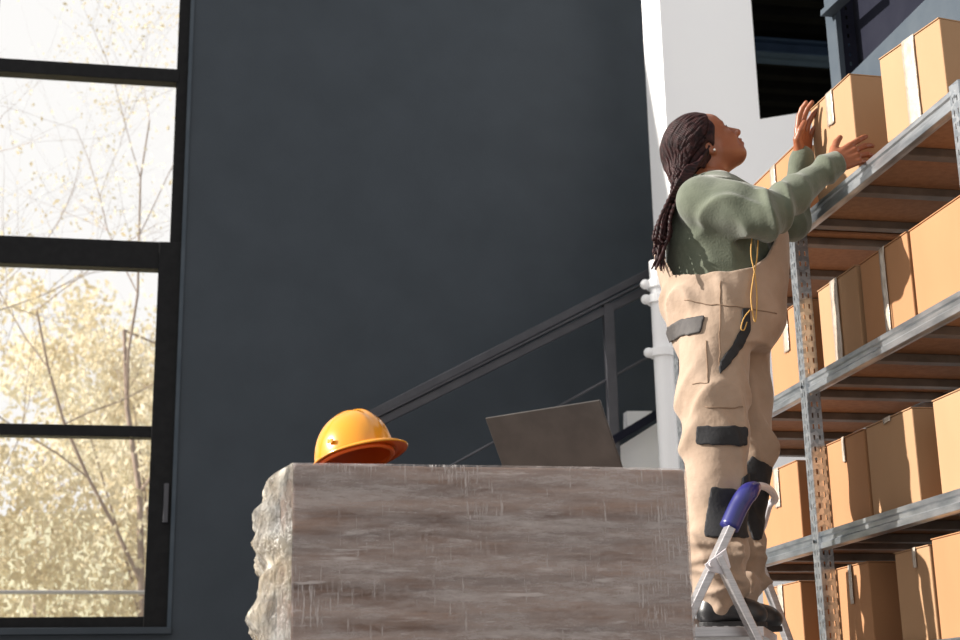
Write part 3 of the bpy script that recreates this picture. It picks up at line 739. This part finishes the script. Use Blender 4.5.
# skull, face
v.ell(Hd(-.012, 0, .035), np.array((.092, .074, .088))*HS, RH, .01)
v.ell(Hd(.026, 0, -.030), np.array((.067, .064, .084))*HS, RH, .03)
v.ell(Hd(.060, 0, -.088), np.array((.026, .027, .020))*HS, RH, .03)
for s in (-1, 1):
    v.cone(Hd(-.008, s*.054, -.045), Hd(.055, s*.016, -.092), .020*HS, .014*HS, .03)
    v.ell(Hd(.060, s*.036, -.025), np.array((.024, .020, .020))*HS, RH, .02)     # cheek
    v.cone(Hd(.082, s*.012, .024), Hd(.066, s*.045, .026), .009*HS, .009*HS, .014)      # brow
v.ell(Hd(.046, 0, .050), np.array((.044, .052, .040))*HS, RH, .02)   # forehead
for s in (-1, 1):
    v.ell(Hd(.098, s*.031, .004), np.array((.018, .017, .012))*HS, RH, .014, 's')
    v.ell(Hd(.072, s*.031, .003), np.array((.0135, .0135, .012))*HS, RH, .004)
v.cone(Hd(.088, 0, .012), Hd(.114, 0, -.027), .0085*HS, .0130*HS, .012)
for s in (-1, 1): v.ell(Hd(.102, s*.0145, -.032), np.array((.013, .010, .010))*HS, RH, .006)
for s in (-1, 1): v.ell(Hd(.106, s*.007, -.042), np.array((.005, .004, .005))*HS, RH, .003, 's')
v.ell(Hd(.088, 0, -.060), np.array((.013, .024, .020))*HS, RH, .012)
v.ell(Hd(.098, 0, -.0545), np.array((.009, .020, .0065))*HS, RH, .004)
v.ell(Hd(.095, 0, -.0685), np.array((.0095, .018, .0075))*HS, RH, .004)
v.ell(Hd(.106, 0, -.0615), np.array((.008, .024, .0016))*HS, RH, .003, 's')
for s in (-1, 1):
    v.ell(Hd(-0.041, s*.074, -.008), np.array((.017, .008, .029))*HS, RH, .006)
    v.ell(Hd(-0.037, s*.083, -.004), np.array((.009, .005, .016))*HS, RH, .004, 's')
    v.ell(Hd(-0.035, s*.074, -.034), np.array((.008, .006, .009))*HS, RH, .004)
# neck, trunk, arms, legs below the clothes
nb_ = Q(705, 186, .01)
v.cone(Hd(-.010, 0, -.045), nb_, .058, .064, .03)
tz = rows_from([(176, 700, 716, .06), (190, 684, 735, .12), (215, 682, 752, .15), (250, 684, 758, .14), (300, 680, 768, .16), (345, 684, 764, .16)])
v.loft(tz, .03)
Lg_n = [Q(714, 345, -.1), Q(714, 395, -.105), Q(717, 440, -.11), Q(713, 490, -.11), Q(713, 545, -.11), Q(715, 600, -.11)]
Lg_f = [Q(736, 345, .1), Q(743, 395, .1), Q(749, 450, .1), Q(741, 495, .1), Q(733, 545, .1), Q(731, 596, .1)]
v.chain(Lg_n, [.085, .08, .062, .06, .045, .038], .03); v.chain(Lg_f, [.085, .08, .062, .06, .045, .038], .03)
sh_n, el_n, wr_n = Q(705, 199, -.17), Q(765, 216, -.27), Q(831, 166, -.27)
sh_f, el_f, wr_f = Q(722, 200, .17), Q(791, 222, .13), Q(802, 159, .07)
v.chain([sh_n, el_n, wr_n], [.055, .042, .029], .02); v.chain([sh_f, el_f, wr_f], [.055, .042, .029], .02)
# hands -------------------------------------------------------------
def hand(wr, ax, nrm, side, curls, spread, thumb, L=.092, sc=1.):
    """ax: wrist->fingers, nrm: back of hand, side: +1 thumb on the +cross side"""
    ax = np.array(ax, float); ax /= np.linalg.norm(ax); nrm = np.array(nrm, float); nrm -= ax*(nrm@ax); nrm /= np.linalg.norm(nrm)
    lat = np.cross(ax, nrm)*side
    P = lambda a, b__, c: np.array(wr)+(ax*a+lat*b__+nrm*c)*sc
    offs = [.030, .010, -.010, -.029]; lens = [(.040, .026, .021), (.045, .029, .022), (.041, .027, .021), (.032, .021, .019)]
    bases = [(.085, .088), (.088, .0), (.085, 0), (.078, 0)]
    for i in range(4):
        kx = [.088, .091, .087, .079][i]
        v.cone(P(.0, offs[i]*.55, 0), P(kx, offs[i], 0), .015*sc, .0108*sc, .010)
        p = P(kx, offs[i], 0); a = spread[i]; d0 = ax*math.cos(a)+lat*math.sin(a); th = curls[i][0]; rr = [.0098, .0090, .0082, .0070]
        if i == 3: rr = [r*.88 for r in rr]
        for j in range(3):
            d = d0*math.cos(th)-nrm*math.sin(th); q = p+d*lens[i][j]*sc; v.cone(p, q, rr[j]*sc, rr[j+1]*sc, .003); p = q
            if j < 2: th += curls[i][j+1]
    p = P(.018, .018, -.004); t1 = P(*thumb[0]); t2 = P(*thumb[1]); t3 = P(*thumb[2])
    v.cone(p, t1, .017*sc, .0135*sc, .010); v.cone(t1, t2, .0118*sc, .0105*sc, .004); v.cone(t2, t3, .0103*sc, .0085*sc, .004)
# right (near) hand lies over the near corner of the box, fingers to the right
axn = Q(855, 146, -.285)-Q(829, 167, -.27)
axn = np.array([.84, -.05, .46])
hand(wr_n+axn*.004, axn, (-.25, -.95, .15), -1, [(.20, .15, .15), (.28, .28, .2), (.40, .35, .2), (.55, .35, .2)], [.16, .03, -.12, -.28],
     [(.045, .046, -.006), (.068, .064, -.010), (.090, .074, -.014)], sc=1.1)
# left (far) hand, fingers up along the far edge of the box, palm towards it
hand(wr_f, (.16, .02, 1), (-.50, .85, .1), 1, [(.12, .35, .3), (.10, .35, .3), (.12, .4, .3), (.2, .4, .3)], [.12, .02, -.08, -.18],
     [(.045, .044, -.012), (.070, .050, -.026), (.094, .046, -.034)], sc=1.16)
me, vv, qq = v.mesh('body', 1)
body = obj('body', me, 'skin', person)
# darker lips: second material slot on the faces around the mouth
me.materials.append(MT['lip'])
Hi = (vv[qq].mean(1)-HC)@RH/HS
sel = (Hi[:, 0] > .094) & (np.abs(Hi[:, 1]) < .021) & (Hi[:, 2] < -.0495) & (Hi[:, 2] > -.076)
mi = np.zeros(len(me.polygons), np.int32)
if len(mi) == len(sel): mi[sel] = 1; me.polygons.foreach_set('material_index', mi)
for s in (-1, 1):
    bm = NB(); ball(bm, Hd(.0715, s*.031, .003), .0130*HS, 16); obj('eye', bm, 'eye', person, smooth=True)
    e_ = [o for o in person.children][-1] if False else None
    bm = NB(); ball(bm, Hd(.0795, s*.032, .005), .0062*HS, 12); obj('iris', bm, 'iris', person, smooth=True)
    bm = NB(); tube(bm, [Hd(.0895, s*.014, .027), Hd(.0855, s*.028, .0315), Hd(.073, s*.045, .029)], [.0022, .003, .0012], 6); obj('eyebrow', bm, 'hair', person, smooth=True)
    bm = NB(); tube(bm, [Hd(.0845, s*.019, .008), Hd(.0865, s*.030, .0115), Hd(.077, s*.044, .007)], [.0012, .0022, .0014], 6); obj('eyelashes', bm, 'hair', person, smooth=True)
bm = NB(); ball(bm, Hd(-.034, -.083, -.034), .0052); obj('earring', bm, 'pearl', person, smooth=True)
bm = NB(); ball(bm, Hd(-.034, .083, -.034), .0052); obj('earring', bm, 'pearl', person, smooth=True)

# ------- sweater
def folds(p, A, f, k, seed):
    x, y, z = p; u = x*k[0]+y*k[1]+z*k[2]; w_ = np.sin(x*17+seed)+np.sin(z*13+y*11+seed*2)+.6*np.sin(y*23+x*9+seed)
    c_ = np.sin(u*f+1.1*w_); return A*(.35*(1-np.abs(c_))**2+.65*(1-c_*c_)**2)
sv = Vol((1.42, 3.98, 1.68), (2.28, 4.80, 2.34), .0050)
sw_rows = rows_from([(177, 698, 724, .075), (184, 684, 733, .13), (195, 675, 744, .17), (215, 669, 760, .175), (240, 667, 768, .170), (262, 668, 771, .168), (285, 672, 774, .168), (300, 675, 774, .168)])
sv.loft(sw_rows, .02)
sv.chain([sh_n+np.array([.0, .03, .0]), (sh_n*.5+el_n*.5), el_n, el_n*.55+wr_n*.45, wr_n*.97+el_n*.03, wr_n+(wr_n-el_n)*.03], [.088, .076, .070, .055, .042, .038], .035)
sv.chain([sh_f-np.array([0, .03, 0]), (sh_f*.5+el_f*.5), el_f, el_f*.55+wr_f*.45, wr_f*.97+el_f*.03, wr_f+(wr_f-el_f)*.05], [.088, .074, .066, .052, .040, .038], .035)
sv.cone(nb_+np.array([-.004, 0, -.03]), nb_+np.array([.006, 0, .012]), .085, .070, .02)
sv.ell(nb_+np.array([.012, 0, .030]), (.064, .062, .026), None, .008, 's')
ua = (el_n-sh_n)/np.linalg.norm(el_n-sh_n); fa = (wr_n-el_n)/np.linalg.norm(wr_n-el_n)
def swd(x, y, z):
    P = (x, y, z)
    de = np.sqrt((x-el_n[0])**2+(z-el_n[2])**2); ds = np.sqrt((x-sh_n[0]-.02)**2+(z-sh_n[2]+.06)**2)
    d = folds(P, -.020, 34, (.9, .3, .62), 1.0)*np.exp(-(de/.13)**2)
    d += folds(P, -.016, 24, (.55, .1, .95), 2.4)*np.exp(-(ds/.13)**2)
    d += folds(P, -.003, 9, (.35, .2, 1), 4.4)*np.clip((nb_[2]-.07-z)/.06, 0, 1)*np.clip((el_n[0]-.03-x)/.05, 0, 1)
    d += folds(P, -.008, 50, (fa[0], .2, fa[2]), 3.3)*np.exp(-(((x-wr_n[0])**2+(z-wr_n[2])**2)/.10**2))
    return d-.0+.004
sv.disp(swd)
me, _, _ = sv.mesh('sweater', 1); sweater = obj('sweater', me, 'sweater', person)
# cuff ribs
for w_, e_, nm in ((wr_n, el_n, 'cuff'), (wr_f, el_f, 'cuff')):
    d = (w_-e_)/np.linalg.norm(w_-e_); bm = NB()
    pts = [w_-d*.028+d*.044*k/8 for k in range(9)]
    tube(bm, pts, [.040, .043, .0435, .043, .0435, .043, .0425, .040, .035], 24); obj(nm, bm, 'sweater', sweater, smooth=True)
bm = NB(); cc = nb_+np.array([.004, 0, .008])
tube(bm, [cc+np.array([.066*math.cos(a), .068*math.sin(a), .016*math.cos(a)*-.6]) for a in np.linspace(0, 2*PI, 41)], .008, 8, caps=False); obj('collar', bm, 'sweater', sweater, smooth=True)

# ------- overalls
ov = Vol((1.36, 4.02, .68), (2.14, 4.78, 2.24), .0052)
ov_rows = rows_from([(205, 663, 770, .20), (225, 659, 780, .20), (240, 657, 784, .198), (262, 658, 785, .195), (285, 664, 784, .195), (310, 666, 784, .198), (328, 669, 782, .20), (342, 674, 776, .20), (356, 680, 768, .19)])
ov.loft(ov_rows, .02)
ov.ell(Q(757, 326, 0), (.070, .15, .06), None, .04)     # belly fold
cutp = [(640, 205), (669, 212), (672, 252), (679, 270), (700, 276), (722, 278), (745, 273), (760, 262), (770, 246), (778, 228), (800, 222)]
cw = np.array([Q(*p, -.12) for p in cutp]); cxs, czs = cw[:, 0], cw[:, 2]
zhi = czs.max()+.01
def cutfn(x, y, z):
    xx = x
    return (np.interp(xx.ravel(), cxs, czs)[:, None, None]-z)*.55+0*y
ov.op(cutfn, (1.3, 4.0, 1.7), (2.2, 4.8, 2.25), .004, 's')
inner = rows_from([(180, 660, 770, .20), (205, 663, 770, .20), (225, 660, 780, .20), (240, 659, 784, .198), (262, 660, 786, .195), (280, 662, 786, .195)])
ov.loft(inner, .004, 's', grow=-.020)
ln_r = [.118, .110, .094, .089, .088, .082]
ln = [Q(714, 345, -.085), Q(713, 395, -.09), Q(716, 440, -.1), Q(715, 490, -.1), Q(716, 545, -.1), Q(718, 588, -.1)]
lf = [Q(736, 345, .085), Q(741, 395, .09), Q(747, 450, .1), Q(740, 492, .1), Q(734, 545, .1), Q(735, 588, .1)]
ov.chain(ln, ln_r, .03); ov.chain(lf, [.115, .104, .088, .084, .082, .076], .03)
def ring(c, r, h, tx, ty, k=.012):
    Rm = np.array(Euler((tx, ty, 0)).to_matrix()); ov.ell(c, (r, r, h), Rm, k)
for c_, L_ in (((715, 548), (716, 566)), ):
    for dy in (-.1, .1):
        o_ = 0 if dy < 0 else 16
        ring(Q(713+o_, 546, dy), .104, .022, .12, .22); ring(Q(715+o_, 562, dy), .098, .020, -.15, -.12)
        ring(Q(718+o_, 577, dy), .100, .022, .1, .25); ring(Q(718+o_, 593, dy), .090, .024, -.05, -.10)
zc_ = Q(714, 545)[2]; zk = Q(714, 440)[2]; zw = Q(714, 300)[2]
def ovd(x, y, z):
    P = (x, y, z)
    lowm = np.clip((zc_+.10-z)/.12, 0, 1)
    d = folds(P, -.012, 22, (.25, .1, 1), .7)*lowm
    d += folds(P, -.017, 15, (.7, .5, .62), 2.1)*np.clip(1-np.abs(z-zk)/.30, 0, 1)
    d += folds(P, -.018, 17, (.5, .4, 1), 5.1)*np.exp(-((z-zw+.0)/.07)**2)*np.clip((Q(740,300)[0]-x)/.08,0,1)
    d += folds(P, -.014, 13, (1, .3, .25), 3.1)*np.clip((zk+.35-z)/.4, 0, 1)
    return (d+.005)*np.clip((zw+.06-z)/.05, 0, 1)
ov.disp(ovd)
me, ovv, ovq = ov.mesh('overalls', 1); overalls = obj('overalls', me, 'overall', person)
# cloth patches lifted from the surface of the overalls
fc = ovv[ovq].mean(1)
e1 = ovv[ovq[:, 2]]-ovv[ovq[:, 0]]; e2 = ovv[ovq[:, 3]]-ovv[ovq[:, 1]]; fn = np.cross(e1, e2); fn /= np.linalg.norm(fn, axis=1)[:, None]+1e-9
toc = CAM-fc; toc /= np.linalg.norm(toc, axis=1)[:, None]; facing = (fn*toc).sum(1)
def pxs(P):
    d = P-CAM; z = d@_f; return CX+F*(d@_R)/z, CY-F*(d@_U)/z
fx, fy = pxs(fc)
def inpoly(x, y, poly):
    r = np.zeros(len(x), bool); n_ = len(poly); j = n_-1
    for i in range(n_):
        xi, yi = poly[i]; xj, yj = poly[j]
        c = ((yi > y) != (yj > y)) & (x < (xj-xi)*(y-yi)/(yj-yi+1e-9)+xi); r ^= c; j = i
    return r
if facing.mean() < 0 and (facing > 0).sum() == 0: facing = -facing
def subdiv_patch(name, poly, m, th=.004, ylo=0, yhi=9, lab=None):
    sel = inpoly(fx, fy, poly) & (facing > .02) & (fc[:, 1] > ylo) & (fc[:, 1] < yhi)
    if not sel.any(): print('EMPTY patch', name); return
    bm = NB(); vm = {}
    for f_ in ovq[sel]:
        vs = []
        for i in f_:
            i = int(i)
            if i not in vm: vm[i] = bm.verts.new(V(ovv[i]))
            vs.append(vm[i])
        try: bm.faces.new(vs)
        except ValueError: pass
    seen = set(); best = []
    for f0 in bm.faces:
        if f0 in seen: continue
        comp = [f0]; seen.add(f0)
        for f1 in comp:
            for e in f1.edges:
                for f2 in e.link_faces:
                    if f2 not in seen: seen.add(f2); comp.append(f2)
        if len(comp) > len(best): best = comp
    bs = set(best); bmesh.ops.delete(bm, geom=[f_ for f_ in bm.faces if f_ not in bs], context='FACES')
    for _ in range(3):
        bv = [v_ for v_ in bm.verts if v_.is_boundary]
        new = {v_: sum((e.other_vert(v_).co for e in v_.link_edges if e.is_boundary), Vector())/max(1, sum(e.is_boundary for e in v_.link_edges)) for v_ in bv}
        for v_ in bv: v_.co = v_.co*.5+new[v_]*.5
    bm.normal_update()
    for v_ in bm.verts:
        n_ = v_.normal
        if n_.dot(V(CAM)-v_.co) < 0 and False: n_ = -n_
        v_.co += n_*th*.5
    o = obj(name, bm, m, overalls, smooth=True)
    o.modifiers.new('s', 'SOLIDIFY').thickness = th; o.modifiers['s'].offset = 0
    if lab: o['label'] = lab
    return o
subdiv_patch('pocket_flap', [(669, 327), (680, 320), (705, 316.5), (701, 333), (683, 336), (667, 344)], 'greycloth', .008, lab='dark grey pocket flap at the back of the hip')
subdiv_patch('hip_stripe', [(742, 308), (750, 309), (750, 331), (742, 347), (732, 361), (719.5, 375), (719.5, 361), (732, 346), (741, 328)], 'blackcloth', .005, lab='curved black pocket stripe on the hip')
subdiv_patch('knee_patch', [(697, 426), (747, 427), (746, 446), (696, 444)], 'blackcloth', .007, yhi=YC+.02, lab='black band patch above the knee')
subdiv_patch('knee_patch', [(752, 456), (771, 467), (768, 500), (760, 540), (753, 540), (735, 492), (738, 476)], 'blackcloth', .006, lab='black knee reinforcement on the far leg')
subdiv_patch('knee_patch', [(711, 487), (740, 490), (742, 478), (752, 470), (757, 538), (704, 537)], 'blackcloth', .007, yhi=YC+.03, lab='black shin reinforcement on the near leg')
# straps over the shoulders, seam, cord
def cordline(nm, pts, r, m, par, n=8, seg=8):
    bm = NB(); P_ = catmull(pts, n); tube(bm, P_, r, seg); return obj(nm, bm, m, par, smooth=True)
for s, dy in ((-1, -.12), (1, .12)):
    pts = [Q(664, 215, dy), Q(672, 198, dy), Q(690, 184, dy*.9), Q(712, 183, dy*.9), Q(738, 196, dy*.9), Q(757, 215, dy*.9), Q(772, 232, dy*.9)]
    bm = NB()
    P_ = catmull(pts, 6)
    for a, b__ in zip(P_, P_[1:]): bar(bm, a, b__+(b__-a)*.1, .008, .04, (0, 1, 0))
    if False: obj('strap', bm, 'overall', overalls, smooth=True)
    else: bm.free()
near = -.215
cordline('drawcord', [Q(752, 236, near), Q(751, 255, near), Q(755, 275, near), Q(757, 300, near), Q(755, 322, near), Q(751, 300, near), Q(753, 280, near), Q(757, 258, near), Q(758, 240, near)], .0022, 'cord', overalls)
cordline('drawcord', [Q(750, 310, near), Q(744, 318, near), Q(741, 328, near), Q(744, 330, near), Q(747, 322, near)], .002, 'cord', overalls)

def surf(px, py):
    w_ = (fx-px)**2+(fy-py)**2; ok = (w_ < 9) & (facing > .05)
    if not ok.any(): return None
    idx_ = np.where(ok)[0]; dist = np.linalg.norm(fc[idx_]-CAM, axis=1); j = idx_[np.argmin(dist+w_[idx_]*.002)]
    return fc[j]+toc[j]*.0015
def seam(pts, n_=4):
    P_ = []
    for a, b__ in zip(pts, pts[1:]):
        for t in np.linspace(0, 1, n_, endpoint=False):
            q_ = surf(a[0]+(b__[0]-a[0])*t, a[1]+(b__[1]-a[1])*t)
            if q_ is not None: P_.append(q_)
    q_ = surf(*pts[-1])
    if q_ is not None: P_.append(q_)
    if len(P_) > 2: bm = NB(); tube(bm, P_, .0018, 6); obj('seam', bm, 'seam', overalls, smooth=True)
seam([(684, 300), (700, 303), (722, 305), (750, 308), (778, 313)]); seam([(720, 281), (720, 320), (720, 372)], 8)
seam([(706, 340), (707, 360), (708, 382), (692, 384)]); seam([(705, 407), (725, 408), (744, 407)])
# ------- shoes
shv = {}
def shoe(dy, xh, xt, nm):
    hx = Q(xh, 612, dy); tx = Q(xt, 612, dy); y = YC+dy; z0 = zstep
    x0, x1 = hx[0], tx[0]; L = x1-x0
    sv_ = Vol((x0-.04, y-.08, z0-.01), (x1+.04, y+.08, z0+.17), .004)
    sv_.cone((x0+.05, y, z0+.058), (x0+.05, y, z0+.13), .040, .046, .02)
    sv_.cone((x0+.035, y, z0+.045), (x0+L*.5, y, z0+.045), .036, .036, .03)
    sv_.cone((x0+L*.35, y, z0+.075), (x0+L*.75, y, z0+.046), .042, .038, .03)
    sv_.ell((x1-.055, y, z0+.040), (.056, .046, .034), None, .03)
    sv_.op(lambda a, b__, c: (c-(z0+.014))+0*a+0*b__, (x0-.1, y-.2, z0-.1), (x1+.1, y+.2, z0+.03), .004, 's')
    m_, _, _ = sv_.mesh('shoe', 1); o = obj('shoe', m_, 'shoe', person)
    bm = NB(); ring = []
    for k in range(32):
        a = 2*PI*k/32; ca, sa = math.cos(a), math.sin(a); ring.append((x0+L/2+L/2*ca*(1.0), y+.047*sa*(1-.12*ca*(ca < 0)*-1), z0+.001))
    prism(bm, ring, (0, 0, .018)); obj('sole', bm, 'rubber', o, bevel=.003)
    for k in range(4):
        xx = x0+L*(.42+.07*k); bm = NB(); tube(bm, [(xx, y-.03, z0+.075), (xx+.01, y, z0+.098-.006*k), (xx, y+.03, z0+.075)], .0028, 6); obj('lace', bm, 'rubber', o, smooth=True)
shoe(-.105, 698, 766, 'r'); shoe(.105, 713, 781, 'l')

# ------- hair : cap plus individual braids
TIE = Q(679, 180, -.02); TL = (TIE-HC)@RH/HS
hv = Vol(HC-np.array([.26, .15, .24]), HC+np.array([.12, .15, .16]), .0045)
hv.ell(Hd(-.030, 0, .040), np.array((.099, .088, .091))*HS, RH, .02)
hv.ell(Hd(-.072, 0, .02), np.array((.084, .080, .085))*HS, RH, .04); hv.cone(Hd(-.09, 0, -.01), TIE, .070, .030, .04)
hv.ell(Hd(.066, 0, -.056), np.array((.092, .15, .090))*HS, RH, .01, 's')
hv.ell(Hd(-.036, -.095, -.022), np.array((.018, .03, .026))*HS, RH, .01, 's')
me, _, _ = hv.mesh('hair', 2); hair = obj('hair', me, 'hair', person)
def hairrad(c, dn):
    P0 = Hd(*c); D = RH@dn; last = .09
    for r_ in np.arange(.04, .19, .0015):
        p_ = P0+D*r_*HS; i_ = np.round((p_-hv.lo)/hv.h).astype(int)
        if (i_ < 0).any() or (i_ >= hv.n).any(): break
        if hv.a[tuple(i_)] < 0: last = r_
    return last
def braid(bm, pts, r):
    P_ = catmull(pts, 14); n_ = len(P_)
    tube(bm, P_, [r*(1+.28*math.sin(i*1.9))*(1 if i < n_-5 else .5+.1*(n_-i)) for i in range(n_)], 7)
bm = NB(); tie = TIE
rnd = random.Random(3)
for s in (-1, 1):
    for i in range(30):
        u = i/29
        # start along the hairline: forehead centre -> temple -> above ear
        a = u*1.65
        st_ = np.array([.072*math.cos(a)**.8 if a < PI/2 else -.01, s*(.012+.076*math.sin(min(a, PI/2))), .108-.088*u**1.5-.0])-np.array([.03*u*u, 0, 0])
        if a >= PI/2: st_ = np.array([-.030-.012*(u-.95)*20, s*.088, .02-.10*(a-PI/2)])
        en = TL+np.array([rnd.uniform(-.01, .01), s*.015+rnd.uniform(-.015, .015), rnd.uniform(-.01, .01)])
        c = np.array([-.045, 0, .012]); nrm_ = lambda q_: q_/np.linalg.norm(q_)
        d0_ = nrm_(st_-c); d1_ = nrm_(en-c); dm_ = nrm_(np.array([-.45-.35*u, s*(.04+.95*math.sin(u*PI/2)), .85-1.0*u])); pts = []
        def slerp(A_, B_, t): om = math.acos(np.clip(A_@B_, -1, 1))+1e-6; return (math.sin((1-t)*om)*A_+math.sin(t*om)*B_)/math.sin(om)
        for t in np.linspace(0, 1, 12):
            q1 = slerp(d0_, dm_, min(1, t*2)) if t < .5 else slerp(dm_, d1_, t*2-1)
            rad = hairrad(c, nrm_(q1))
            if t > .95: rad = np.linalg.norm(en-c)
            pts.append(Hd(*(c+nrm_(q1)*(rad+.002))))
        braid(bm, pts, .0062)
for i in range(34):    # hanging braids
    dx = rnd.uniform(-7, 10); dyy = rnd.uniform(-.07, .07); ln_ = rnd.uniform(235, 272)
    p0 = TIE+np.array([rnd.uniform(-.012, .012), rnd.uniform(-.03, .03), rnd.uniform(0, .02)])
    endx = 660+rnd.uniform(-5, 9)
    pts = [p0, Q(677+dx*.5, 196, dyy-.03), Q(668+dx*.7, 218, dyy-.05), Q(664+dx*.8+rnd.uniform(-2, 2), 238, dyy-.06), Q(endx, ln_, dyy-.07)]
    pts = [p_+np.array([-.012, 0, 0]) if k else p_ for k, p_ in enumerate(pts)]
    braid(bm, pts, .0055)
for i in range(12):    # loose braids from behind the ear down over the shoulder
    p0 = Hd(-.03-.006*i, -.072, -.012-.004*i)
    pts = [p0, Q(697-i*.8, 166, -.085), Q(690-i*.9, 178, -.10), Q(684-i*.9, 189, -.10), Q(674-i*.6, 202, -.08)]
    braid(bm, pts, .0055)
obj('braids', bm, 'hair', hair, smooth=True)
for o in list(bpy.data.objects):
    if o.parent is not None and o.parent.type == 'MESH': o.matrix_parent_inverse = Matrix()
# children of meshes that already sit at the thing's offset
bpy.context.view_layer.update()
for o in list(bpy.data.objects):
    if o.type == 'MESH' and o.parent is not None and o.parent.type == 'MESH':
        o.matrix_parent_inverse = o.parent.matrix_world.inverted()
